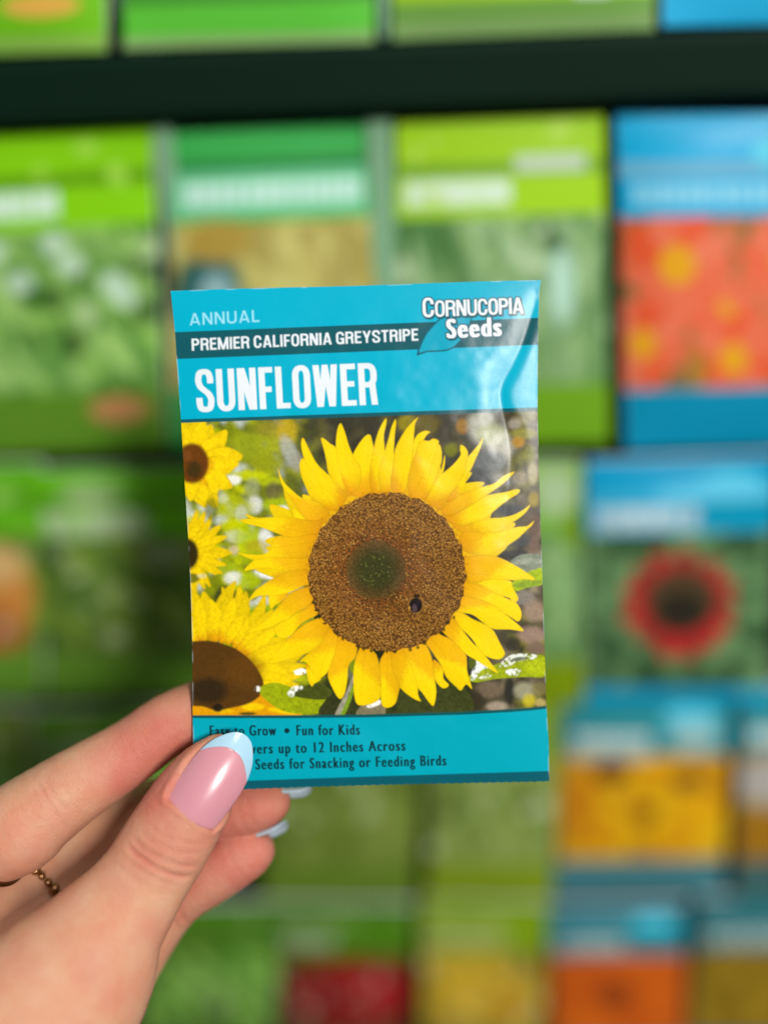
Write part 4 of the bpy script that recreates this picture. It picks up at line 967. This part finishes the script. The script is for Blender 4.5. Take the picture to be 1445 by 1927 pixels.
bg_packet([(1042, 1700), (1300, 1694), (1278, 2006), (1036, 2010)], flo((30, 124, 140), (50, 126, 140), (196, 90, 26), (214, 110, 30), [('title', 6, 20, 46, 12, (130, 164, 166)), ('rect', 52, 20, 80, 32, (0, 132, 148)), ('flower', 40, 66, 12, 40, (220, 106, 24), (196, 84, 24), (150, 66, 24), 38, 110)], tw=46), 'teal seed packet with one big orange flower at the bottom', 144)
bg_packet([(1310, 1694), (1600, 1688), (1570, 2006), (1296, 2010)], flo((40, 116, 126), (60, 124, 130), (130, 104, 24), (160, 130, 34), [('title', 6, 20, 70, 14, (124, 156, 156))], tw=70), 'teal seed packet with mustard picture in the bottom right corner', 145)

# ------------------------------------------------------------------ the hand: one continuous skin grown round a skeleton
def V3(*a): return np.array(P(*a))
def unit(v): v = np.asarray(v, float); return v / np.linalg.norm(v, axis=-1, keepdims=True)

class Chain:
    """finger or palm strand: stations (px, py, z, radius mm), dorsal direction and how flat the section is"""
    def __init__(s, st, dorsal, kd=1.0, kp=1.0, n=3):
        st = np.array(st, float)
        c = np.array([P(x, y, z) for x, y, z, r in st])
        q = catmull(np.hstack([c, st[:, 3:4]]), n)
        s.c, s.r = q[:, :3], q[:, 3]
        dd = np.asarray(dorsal, float)
        if dd.ndim == 1: dd = np.tile(dd, (len(st), 1))
        dn = catmull(dd, n)
        ax = unit(np.gradient(s.c, axis=0))
        dn = dn - (dn * ax).sum(1, keepdims=True) * ax
        s.n = unit(dn); s.ax = ax; s.kd, s.kp = kd, kp
    def dist(s, p):
        lo_ = (s.c - s.r[:, None]).min(0) - 12; hi_ = (s.c + s.r[:, None]).max(0) + 12
        sel = np.flatnonzero(((p > lo_) & (p < hi_)).all(1))
        out = np.full(len(p), 12.0, np.float32)
        if len(sel) == 0: return out
        out[sel] = s._dist(p[sel])
        return out
    def _dist(s, p):
        best = np.full(len(p), 1e9, np.float32)
        for i in range(len(s.c) - 1):
            a, b = s.c[i].astype(np.float32), s.c[i + 1].astype(np.float32)
            ab = b - a
            v = p - a
            h = np.clip((v @ ab) / (ab @ ab), 0, 1)
            v = v - h[:, None] * ab
            nn = s.n[i].astype(np.float32)
            vn = v @ nn
            k = np.where(vn > 0, s.kd, s.kp).astype(np.float32)
            l2 = np.einsum('ij,ij->i', v, v) - vn * vn + (vn * k) ** 2
            d = np.sqrt(np.maximum(l2, 1e-9)) - (s.r[i] + (s.r[i + 1] - s.r[i]) * h)
            np.minimum(best, d.astype(np.float32), out=best)
        return best

def smin(a, b, k):
    h = np.clip(.5 + .5 * (b - a) / k, 0, 1)
    return b + (a - b) * h - k * h * (1 - h)

UP = np.array([0, 1, 0.])
thumb = Chain([(411, 1429, .4, 5.4), (388, 1462, 1.0, 7.5), (362, 1504, 1.8, 8.9), (329, 1560, 2.8, 9.6), (302, 1604, 3.6, 9.8), (273, 1650, 4.6, 9.9), (234, 1706, 6.0, 11.0), (191, 1762, 8.0, 12.9), (148, 1832, 10.2, 16.2), (80, 1912, 13, 19.5), (-10, 2010, 16, 21), (-90, 2130, 19, 21)],
              [(.12, .15, 1)] * 4 + [(.12, .1, 1)] * 8, kd=1.38, kp=1.45)
index = Chain([(430, 1312, -12.0, 5.2), (398, 1326, -12.2, 6.9), (318, 1364, -11.4, 7.5), (250, 1412, -10.0, 7.7), (139, 1482, -6.4, 8.9), (68, 1532, -4.0, 9.9), (32, 1560, -3.2, 10.6), (-30, 1590, -4.5, 10.2), (-110, 1660, -8, 10.0), (-190, 1750, -9, 11.5), (-250, 1830, -6, 12.5)], (-.35, .8, -.5))
middle = Chain([(508, 1508, -13.6, 5.0), (488, 1512, -14.0, 6.3), (440, 1520, -16, 7.2), (370, 1518, -20, 7.6), (290, 1526, -24, 8.0), (215, 1556, -25, 8.4), (150, 1602, -23, 8.6), (85, 1662, -18, 8.6), (20, 1730, -12, 9.2), (-90, 1830, -5, 11), (-180, 1920, 0, 12.5)], (.2, .8, -.6))
ring_f = Chain([(477, 1601, -15, 5.2), (456, 1609, -15.4, 6.6), (405, 1640, -16, 7.1), (335, 1690, -17.5, 6.8), (285, 1755, -18, 7.0), (240, 1828, -17, 7.4), (196, 1900, -13, 8.0), (140, 1970, -8, 8.8), (60, 2030, -3, 10), (-80, 2080, 2, 12)], (.3, .75, -.6))
pinky = Chain([(222, 1856, -30, 4.6), (206, 1870, -30, 5.8), (180, 1896, -29, 6.3), (146, 1935, -27, 6.6), (116, 1985, -22, 7.2), (80, 2055, -13, 7.6), (30, 2120, -4, 9), (-20, 2180, 3, 11)], (.3, .7, -.65))
palm = [Chain([(-250, 1830, -6, 12), (-270, 2050, 8, 14), (-300, 2330, 24, 18)], (0, .3, -1), n=3), Chain([(-180, 1920, 0, 12), (-220, 2120, 12, 15), (-300, 2360, 26, 19)], (0, .3, -1), n=3),
        Chain([(-80, 2080, 2, 12), (-170, 2220, 14, 15), (-290, 2400, 28, 19)], (0, .3, -1), n=3), Chain([(-20, 2180, 3, 11), (-120, 2320, 16, 15), (-280, 2440, 28, 19)], (0, .3, -1), n=3),
        Chain([(-80, 2130, 19, 20), (-190, 2260, 24, 20), (-300, 2400, 30, 21)], (0, .3, 1), n=3), Chain([(-295, 2400, 28, 23), (-420, 2700, 40, 24), (-500, 2900, 50, 26)], (0, .5, 1), kd=1.2, kp=1.2, n=3)]
FINGERS = [thumb, index, middle, ring_f, pinky]

def hand_sdf(p, full=False):
    p = p.astype(np.float32)
    pd = palm[0].dist(p)
    for c in palm[1:]:
        pd = smin(pd, c.dist(p), 10.0)
    ds = []
    for i, f in enumerate(FINGERS):
        ds.append(smin(pd, f.dist(p), 9.0 if i == 0 else 5.0))
    d = ds[0]
    for q in ds[1:]:
        d = smin(d, q, .7)
    if full:
        return d, np.argmin(np.stack(ds), 0)
    return d

def surface_nets(lo, hi, h, f):
    k = 4
    n = np.ceil((np.asarray(hi) - lo) / (h * k)).astype(int) * k + 1
    nc = (n - 1) // k + 1
    g = [lo[i] + np.arange(nc[i]) * h * k for i in range(3)]
    C = np.stack(np.meshgrid(*g, indexing='ij'), -1).reshape(-1, 3)
    dc = f(C).reshape(nc)
    F = np.repeat(np.repeat(np.repeat(dc, k, 0), k, 1), k, 2)[:n[0], :n[1], :n[2]].copy()
    near = np.abs(F) < h * k * 1.85
    idx = np.argwhere(near)
    for s in range(0, len(idx), 400000):
        q = idx[s:s + 400000]
        F[q[:, 0], q[:, 1], q[:, 2]] = f(np.asarray(lo) + q * h)
    ins = F < 0
    c = np.zeros(np.array(ins.shape) - 1, np.int8)
    offs = [(i, j, l) for i in (0, 1) for j in (0, 1) for l in (0, 1)]
    sl = lambda o: tuple(slice(o[a], ins.shape[a] - 1 + o[a]) for a in range(3))
    for o in offs: c += ins[sl(o)]
    act = (c > 0) & (c < 8)
    cells = np.argwhere(act)
    vid = np.full(act.shape, -1, np.int32); vid[act] = np.arange(len(cells))
    vals = np.stack([F[cells[:, 0] + o[0], cells[:, 1] + o[1], cells[:, 2] + o[2]] for o in offs], 1)
    acc = np.zeros((len(cells), 3)); cnt = np.zeros(len(cells))
    for a in range(8):
        for b in range(a + 1, 8):
            oa, ob = np.array(offs[a]), np.array(offs[b])
            if np.abs(oa - ob).sum() != 1: continue
            va, vb = vals[:, a], vals[:, b]
            x = (va < 0) != (vb < 0)
            t = np.where(x, va / np.where(x, va - vb, 1), 0)
            acc += np.where(x[:, None], oa + t[:, None] * (ob - oa), 0); cnt += x
    co = np.asarray(lo) + (cells + acc / cnt[:, None]) * h
    quads = []
    for ax in range(3):
        u, w = [(1, 2), (2, 0), (0, 1)][ax]
        A = ins.take(range(ins.shape[ax] - 1), ax); Bq = ins.take(range(1, ins.shape[ax]), ax)
        e = np.argwhere(A != Bq)
        e = e[(e[:, u] > 0) & (e[:, w] > 0) & (e[:, u] < ins.shape[u] - 1) & (e[:, w] < ins.shape[w] - 1)]
        du = np.zeros(3, int); du[u] = 1; dw = np.zeros(3, int); dw[w] = 1
        q = np.stack([vid[tuple((e - du - dw).T)], vid[tuple((e - dw).T)], vid[tuple(e.T)], vid[tuple((e - du).T)]], 1)
        inside_first = A[tuple(e.T)]
        q[~inside_first] = q[~inside_first][:, ::-1]
        quads.append(q)
    return co, np.vstack(quads)

allc = np.vstack([c.c for c in FINGERS + palm]); allr = np.concatenate([c.r for c in FINGERS + palm])
lo = (allc - allr[:, None]).min(0) - 3; hi = (allc + allr[:, None]).max(0) + 3
HSTEP = .52
hv, hf = surface_nets(lo, hi, HSTEP, hand_sdf)

def grad(p, e=.25):
    k = np.array([(1, -1, -1), (-1, -1, 1), (-1, 1, -1), (1, 1, 1)], float)
    g = sum(q[None] * hand_sdf(p + q * e)[:, None] for q in k)
    return unit(g)
hn = grad(hv)
for _ in range(2):
    hv = hv - hn * hand_sdf(hv)[:, None] * .9
_, hgroup = hand_sdf(hv, True)

def project(p):
    D = -p[:, 2]
    return CX + p[:, 0] * FPX / D, CY - p[:, 1] * FPX / D

# --- nails: frames on the finger ends (origin at the cuticle's middle, a along, b across, n outwards)
class Nail:
    def __init__(s, base, a, n, length, half, radius, apex=1.0):
        s.o = np.asarray(base, float); s.a = unit(a); n = np.asarray(n, float); s.n = unit(n - (n @ s.a) * s.a); s.b = np.cross(s.n, s.a)
        s.L, s.w, s.R, s.ap = length, half, radius, apex
    def local(s, p):
        q = p - s.o
        return q @ s.b, q @ s.a, q @ s.n
    def point(s, x, y, lift=0.0):
        """x across (mm), y along (mm): the nail's arched upper face"""
        ang = np.asarray(x) / s.R
        drop = s.R * (1 - np.cos(ang)); lat = s.R * np.sin(ang)
        c0 = s.L * .46
        curve = -.011 * ((np.asarray(y) - c0) ** 2 - c0 ** 2) * s.ap
        hgt = lift - drop + curve
        return s.o + lat[..., None] * s.b + np.asarray(y)[..., None] * s.a + hgt[..., None] * s.n

def surf(pt, direction):
    """walk from outside along -direction onto the skin"""
    p = np.asarray(pt, float)[None] + np.asarray(direction)[None] * 14
    for _ in range(60):
        d = float(hand_sdf(p)[0])
        p = p - np.asarray(direction)[None] * max(d, .01) * .9
        if d < .02: break
    return p[0]

tn_dir = unit([.17, .16, 1.0])
t_base = surf(V3(361, 1529, 6), np.array([0, 0, 1.0]))
t_apex = V3(462, 1383, 2.6)
thumb_nail = Nail(t_base + np.array([0, 0, .15]), t_apex - t_base, tn_dir, float(np.linalg.norm(t_apex - t_base)), 7.2, 9.4, 1.0)
_nw = catmull([(-.1, 5.8), (0, 6.5), (.06, 6.9), (.2, 7.3), (.4, 7.5), (.56, 7.25), (.70, 6.4), (.80, 5.35), (.88, 4.1), (.94, 2.95), (.98, 1.8), (1.0, .5)], 8)
NAIL_W = lambda y: np.interp(y / thumb_nail.L, _nw[:, 0], _nw[:, 1])

# skin around the thumb nail: pressed down beneath it, a slight fold along cuticle and sides
lx, ly, lz = thumb_nail.local(hv)
tn = (hgroup == 0) & (lz > -6.5) & (ly > -4) & (ly < 24)
wy = NAIL_W(ly)
side = np.maximum(np.abs(lx) - wy, 0); below = np.maximum(-ly, 0)
dout = np.hypot(side, below)
inside = (np.abs(lx) < wy) & (ly > 0)
din = np.minimum(wy - np.abs(lx), ly)
wob_ = .7 + .3 * np.sin(lx * 1.7 + 1) * np.sin(ly * .9)
disp = np.where(inside, -.9 * np.clip(din / .9, 0, 1), .4 * wob_ * np.exp(-((dout - .55) / .6) ** 2) * np.clip((14 - ly) / 5, 0, 1))
hdisp = np.where(tn, disp, 0.0)

# creases: knuckle lines drawn as paths on the skin
hx, hy = project(hv)
facing = hn[:, 2] > -.2
def crease(path, group, depth, width, n=8):
    global hdisp
    d, side_, t = seg_dist(hx, hy, catmull(path, n))
    m = (hgroup == group) & facing
    hdisp = hdisp - np.where(m, depth * np.exp(-(d / width) ** 2) * np.clip(np.sin(np.pi * np.clip(t, .02, .98)) * 1.8, 0, 1), 0)
for pth, dp, wd in [([(238, 1588), (252, 1604), (276, 1621), (302, 1638), (340, 1650), (366, 1648)], .8, 4.4), ([(250, 1572), (262, 1590), (285, 1606), (318, 1622), (352, 1630), (378, 1628)], .45, 3.8),
                    ([(262, 1560), (282, 1580), (312, 1596), (346, 1606), (380, 1606)], .3, 3.4), ([(276, 1550), (300, 1566), (330, 1580), (360, 1588), (392, 1586)], .2, 3.2), ([(290, 1542), (316, 1556), (346, 1566), (378, 1570)], .1, 3.2),
                    ([(232, 1610), (262, 1634), (300, 1656), (340, 1668)], .24, 4.2), ([(222, 1630), (256, 1656), (292, 1676), (326, 1686)], .16, 4.6), ([(292, 1600), (300, 1618), (306, 1640)], .1, 3.5), ([(322, 1586), (326, 1606), (322, 1628)], .08, 3.4)]:
    crease(pth, 0, dp, wd)
hdisp = hdisp + np.where((hgroup == 0) & facing, .3 * np.exp(-(((hx - 305) / 46) ** 2 + ((hy - 1622) / 26) ** 2)), 0)
for pth, dp in [([(70, 1470), (84, 1496), (98, 1520), (112, 1540)], .3), ([(84, 1462), (98, 1488), (114, 1512), (132, 1530)], .26), ([(56, 1478), (70, 1506), (82, 1530)], .2), ([(238, 1392), (252, 1420), (262, 1446)], .1), ([(104, 1456), (118, 1480), (134, 1502)], .1)]:
    crease(pth, 1, dp, 4)
for pth, dp in [([(318, 1700), (338, 1716), (352, 1738)], .34), ([(306, 1716), (326, 1732), (342, 1754)], .28), ([(290, 1738), (312, 1758)], .12)]:
    crease(pth, 3, dp, 4)
hv2 = hv + hn * hdisp[:, None]

# flush of blood at the finger ends and pads (a property of the skin, not of the light)
def near(px, py, z, r):
    return np.exp(-((hv - V3(px, py, z)) ** 2).sum(1) / (r * r))
flush = np.clip(.75 * near(500, 1512, -12, 13) + .85 * near(470, 1615, -12, 15) + .8 * near(320, 1390, -6, 15) + .45 * near(60, 1600, 4, 14) + .5 * near(300, 1490, 6, 12) + .45 * near(430, 1540, 3, 9) + .3 * near(200, 1900, 22, 22) + .45 * near(250, 1440, -5, 12) + .4 * near(350, 1720, -12, 14), 0, 1)
flush = flush + .3 * near(300, 1618, 10, 8) + .8 * np.clip(-hdisp - .08, 0, .5) * ~inside
mott = np.zeros(len(hv))
for k_, (fx, fy, fz) in enumerate([(.35, .22, .3), (.14, .4, .25), (.6, .5, .4)]):
    mott += np.sin(hv[:, 0] * fx + k_ * 2) * np.sin(hv[:, 1] * fy + k_) * np.sin(hv[:, 2] * fz + 1)
flush = np.clip(flush + .14 * mott, 0, 1)
skin_a, skin_b = lin((211, 164, 133)), lin((200, 124, 108))
hcol = skin_a[None] * (1 - flush[:, None]) + skin_b[None] * flush[:, None]

# along / around coordinates of every skin point on its finger, for the fine cross lines of the knuckles
skin_uv = np.zeros((len(hv), 3))
for gi, ch in enumerate(FINGERS):
    m_ = np.flatnonzero(hgroup == gi)
    if len(m_) == 0: continue
    arc = np.concatenate([[0], np.cumsum(np.linalg.norm(np.diff(ch.c, axis=0), axis=1))])
    bd = np.full(len(m_), 1e9); al = np.zeros(len(m_)); ar = np.zeros(len(m_))
    for i in range(len(ch.c) - 1):
        ab = ch.c[i + 1] - ch.c[i]; v_ = hv[m_] - ch.c[i]
        h_ = np.clip(v_ @ ab / (ab @ ab), 0, 1); w_ = v_ - h_[:, None] * ab; d_ = np.linalg.norm(w_, axis=1)
        k_ = d_ < bd; bd = np.where(k_, d_, bd); al = np.where(k_, arc[i] + h_ * (arc[i + 1] - arc[i]), al)
        bb = np.cross(ch.n[i], ch.ax[i]); ar = np.where(k_, np.arctan2(w_ @ bb, w_ @ ch.n[i]) * ch.r[i], ar)
    skin_uv[m_, 0] = al + .012 * ar ** 2 * (1 if gi == 0 else .3); skin_uv[m_, 1] = ar; skin_uv[m_, 2] = gi * 31.0
kn = np.clip(1.0 * near(306, 1608, 10, 7.0) + .45 * near(100, 1500, 3, 9) + .7 * near(330, 1715, -10, 9) + .35 * near(255, 1410, -2, 7) + .2 * near(245, 1690, 13, 9) + .3 * near(430, 1650, -9, 8) + .03, 0, 1)

M_SKIN = mat('skin', rough=.5, Specular_IOR_Level=.26, Subsurface_Weight=.3, Subsurface_Scale=.0014)
t_, N_, L_, b_ = nt(M_SKIN)
b_.inputs['Subsurface Radius'].default_value = (1.0, .36, .2)
at = N_.new('ShaderNodeVertexColor'); at.layer_name = 'print'
tc = N_.new('ShaderNodeTexCoord')
nb_ = N_.new('ShaderNodeTexNoise'); nb_.inputs['Scale'].default_value = 130; nb_.inputs['Detail'].default_value = 6; nb_.inputs['Roughness'].default_value = .65
L_.new(tc.outputs['Object'], nb_.inputs['Vector'])
cr_ = N_.new('ShaderNodeValToRGB')
cr_.color_ramp.elements[0].position, cr_.color_ramp.elements[0].color = .32, (.98, .81, .75, 1)
cr_.color_ramp.elements[1].position, cr_.color_ramp.elements[1].color = .68, (1.02, 1.06, 1.06, 1)
L_.new(nb_.outputs['Fac'], cr_.inputs[0])
mu_ = N_.new('ShaderNodeVectorMath'); mu_.operation = 'MULTIPLY'
L_.new(at.outputs['Color'], mu_.inputs[0]); L_.new(cr_.outputs[0], mu_.inputs[1]); L_.new(mu_.outputs[0], b_.inputs['Base Color'])
vo = N_.new('ShaderNodeTexVoronoi'); vo.feature = 'DISTANCE_TO_EDGE'; vo.inputs['Scale'].default_value = 1500
n1_ = N_.new('ShaderNodeTexNoise'); n1_.inputs['Scale'].default_value = 700; n1_.inputs['Detail'].default_value = 5
L_.new(tc.outputs['Object'], vo.inputs['Vector']); L_.new(tc.outputs['Object'], n1_.inputs['Vector'])
ad = N_.new('ShaderNodeMath'); ad.operation = 'MULTIPLY_ADD'; ad.inputs[1].default_value = 1.1
L_.new(vo.outputs['Distance'], ad.inputs[0]); L_.new(n1_.outputs['Fac'], ad.inputs[2])
bp = N_.new('ShaderNodeBump'); bp.inputs['Strength'].default_value = .6; bp.inputs['Distance'].default_value = .00022
a1 = N_.new('ShaderNodeAttribute'); a1.attribute_name = 'skin_lines'
a2 = N_.new('ShaderNodeAttribute'); a2.attribute_name = 'knuckle'
mp = N_.new('ShaderNodeMapping'); mp.inputs['Scale'].default_value = (1.5, .2, 1.0)
L_.new(a1.outputs['Vector'], mp.inputs['Vector'])
nl_ = N_.new('ShaderNodeTexNoise'); nl_.inputs['Scale'].default_value = 1.0; nl_.inputs['Detail'].default_value = 3; nl_.inputs['Distortion'].default_value = .5
L_.new(mp.outputs[0], nl_.inputs['Vector'])
rg_ = N_.new('ShaderNodeMath'); rg_.operation = 'SUBTRACT'; rg_.inputs[1].default_value = .5
L_.new(nl_.outputs['Fac'], rg_.inputs[0])
ab_ = N_.new('ShaderNodeMath'); ab_.operation = 'ABSOLUTE'; L_.new(rg_.outputs[0], ab_.inputs[0])
pw_ = N_.new('ShaderNodeMapRange'); pw_.inputs[1].default_value = 0; pw_.inputs[2].default_value = .09; pw_.inputs[3].default_value = 0; pw_.inputs[4].default_value = 1
L_.new(ab_.outputs[0], pw_.inputs[0])
ml_ = N_.new('ShaderNodeMath'); ml_.operation = 'MULTIPLY'; L_.new(pw_.outputs[0], ml_.inputs[0]); L_.new(a2.outputs['Fac'], ml_.inputs[1])
b2 = N_.new('ShaderNodeBump'); b2.inputs['Strength'].default_value = .38; b2.inputs['Distance'].default_value = .0004
L_.new(ml_.outputs[0], b2.inputs['Height'])
L_.new(ad.outputs[0], bp.inputs['Height']); L_.new(bp.outputs[0], b2.inputs['Normal']); L_.new(b2.outputs[0], b_.inputs['Normal'])
mr = N_.new('ShaderNodeMapRange'); mr.inputs[3].default_value = .48; mr.inputs[4].default_value = .64
L_.new(n1_.outputs['Fac'], mr.inputs[0]); L_.new(mr.outputs[0], b_.inputs['Roughness'])

hand = make_mesh('hand', hv2, hf, M_SKIN, color=hcol)
_a = hand.data.attributes.new('skin_lines', 'FLOAT_VECTOR', 'POINT'); _a.data.foreach_set('vector', skin_uv.astype(np.float32).ravel())
_a = hand.data.attributes.new('knuckle', 'FLOAT', 'POINT'); _a.data.foreach_set('value', kn.astype(np.float32))
tag(hand, 'left hand pinching the turquoise packet, thumb in front and fingers behind', 'hand')

# --- nail meshes
M_NAIL = mat('pink_gel_nail', tuple(lin((212, 146, 158))), .25, Coat_Weight=1.0, Coat_Roughness=.045, Subsurface_Weight=.2, Subsurface_Scale=.001)
M_TIP = mat('pale_blue_gel_tip', tuple(lin((170, 210, 232))), .25, Coat_Weight=.9, Coat_Roughness=.07)
M_UNDER = mat('frosted_nail_underside', tuple(lin((176, 192, 204))), .35, Coat_Weight=.6)

def nail_patch(nail, name, yb, yt, m, parent, lift, thick, width, nx=61, ny=49):
    """solid sheet between the curves yb(s) and yt(s), s = -1..1 across the nail"""
    ss = np.linspace(-1, 1, nx)
    f = np.linspace(0, 1, ny)[:, None]
    Yg = yb(ss)[None] * (1 - f) + yt(ss)[None] * f
    Xg = ss[None] * width(Yg)
    top = nail.point(Xg, Yg, lift)
    bot = nail.point(Xg, Yg, lift - thick)
    ids = rim_ids(nx, ny); N0 = nx * ny; r2 = np.roll(ids, -1)
    faces = np.vstack([grid_faces(nx, ny)[:, ::-1], grid_faces(nx, ny) + N0, np.stack([ids, ids + N0, r2 + N0, r2], -1)])
    return make_mesh(name, np.vstack([top.reshape(-1, 3), bot.reshape(-1, 3)]), faces[:, ::-1], m, parent)

cut = lambda s: 1.1 * np.abs(s) ** 2.6 - .5
smile = lambda s: thumb_nail.L * (.805 - .20 * np.abs(s) ** 2.4)
tnail = nail_patch(thumb_nail, 'thumb_nail', cut, smile, M_NAIL, hand, .05, .8, NAIL_W)
tnail['label'] = 'pink glossy nail of the thumb with pale blue tip'
nail_patch(thumb_nail, 'nail_tip', smile, lambda s: thumb_nail.L + 0 * s, M_TIP, tnail, .06, .75, NAIL_W)

def far_nail(o_, a, n, length, half, radius, name_label):
    nl = Nail(o_, a, n, length, half, radius, 1.0)
    wf = lambda y: half * np.interp(y / length, [0, .5, .75, .88, .95, 1], [.95, 1, .9, .7, .48, .1])
    o = nail_patch(nl, 'nail', lambda s: 0 * s, lambda s: length + 0 * s, M_UNDER, hand, 0, .7, wf, 25, 21)
    o['label'] = name_label
    return o
nr = unit([.12, .92, -.36])
far_nail(V3(466, 1606, -15.4) + nr * 5.0, unit(V3(536, 1582, -14.5) - V3(456, 1609, -15.4)), nr, 9.4, 4.6, 5.4, 'pale nail of the ring finger edge on')
nm = unit([.1, .90, -.42])
far_nail(V3(510, 1515, -13.8) + nm * 4.4, unit(V3(590, 1512, -13) - V3(490, 1512, -13.6)), nm, 9.4, 4.4, 5.2, 'pale nail of the middle finger below the packet')

# ------------------------------------------------------------------ rings
M_GOLD = mat('worn_gold', tuple(lin((176, 136, 92))), .3, Metallic=1.0)
def ring_frame(chain, px, py):
    cx_, cy_ = project(chain.c)
    i = int(np.argmin((cx_ - px) ** 2 + (cy_ - py) ** 2)); i = min(max(i, 1), len(chain.c) - 2)
    return chain.c[i], unit(chain.ax[i]), chain.n[i], chain.r[i]
def torus(c, ax, n, R, r, nu=64, nv=12):
    b = np.cross(ax, n)
    U, Vv = np.meshgrid(np.linspace(0, 2 * np.pi, nu, endpoint=False), np.linspace(0, 2 * np.pi, nv, endpoint=False), indexing='ij')
    rad = (R + r * np.cos(Vv))[..., None]
    p = c + rad * (np.cos(U)[..., None] * n + np.sin(U)[..., None] * b) + (r * np.sin(Vv))[..., None] * ax
    i, j = np.meshgrid(np.arange(nu), np.arange(nv), indexing='ij')
    a = i * nv + j; bq = ((i + 1) % nu) * nv + j; cq = ((i + 1) % nu) * nv + (j + 1) % nv; dq = i * nv + (j + 1) % nv
    return p.reshape(-1, 3), np.stack([a, bq, cq, dq], -1).reshape(-1, 4)
def ball(c, r, nu=14, nv=9):
    t, f = np.meshgrid(np.linspace(0, 2 * np.pi, nu, endpoint=False), np.linspace(.02, np.pi - .02, nv))
    p = np.asarray(c) + r * np.stack([np.sin(f) * np.cos(t), np.sin(f) * np.sin(t), np.cos(f)], -1)
    return p.reshape(-1, 3), grid_faces(nu, nv, True)
c_, ax_, n_, r_ = ring_frame(middle, 92, 1664)
bead_root = empty('beaded_ring', c_)
tag(bead_root, 'small gold ring set with beads round the shaded middle finger', 'ring')
v_, f_ = torus(c_, ax_, n_, r_ + .25, .45)
make_mesh('ring_band', v_, f_, M_GOLD, bead_root)
b_ax = np.cross(ax_, n_)
nb = 27
for i in range(nb):
    a_ = 2 * np.pi * i / nb
    pc = c_ + (r_ + .75) * (math.cos(a_) * n_ + math.sin(a_) * b_ax)
    v_, f_ = ball(pc, .95 if i % 3 else 1.3)
    make_mesh('bead', v_, f_, M_GOLD, bead_root)
c_, ax_, n_, r_ = ring_frame(index, -14, 1590)
v_, f_ = torus(c_, ax_, n_, r_ + .1, .9)
gr = make_mesh('gold_ring', v_, f_, M_GOLD)
tag(gr, 'plain gold ring on the bent index finger at the left edge', 'ring')
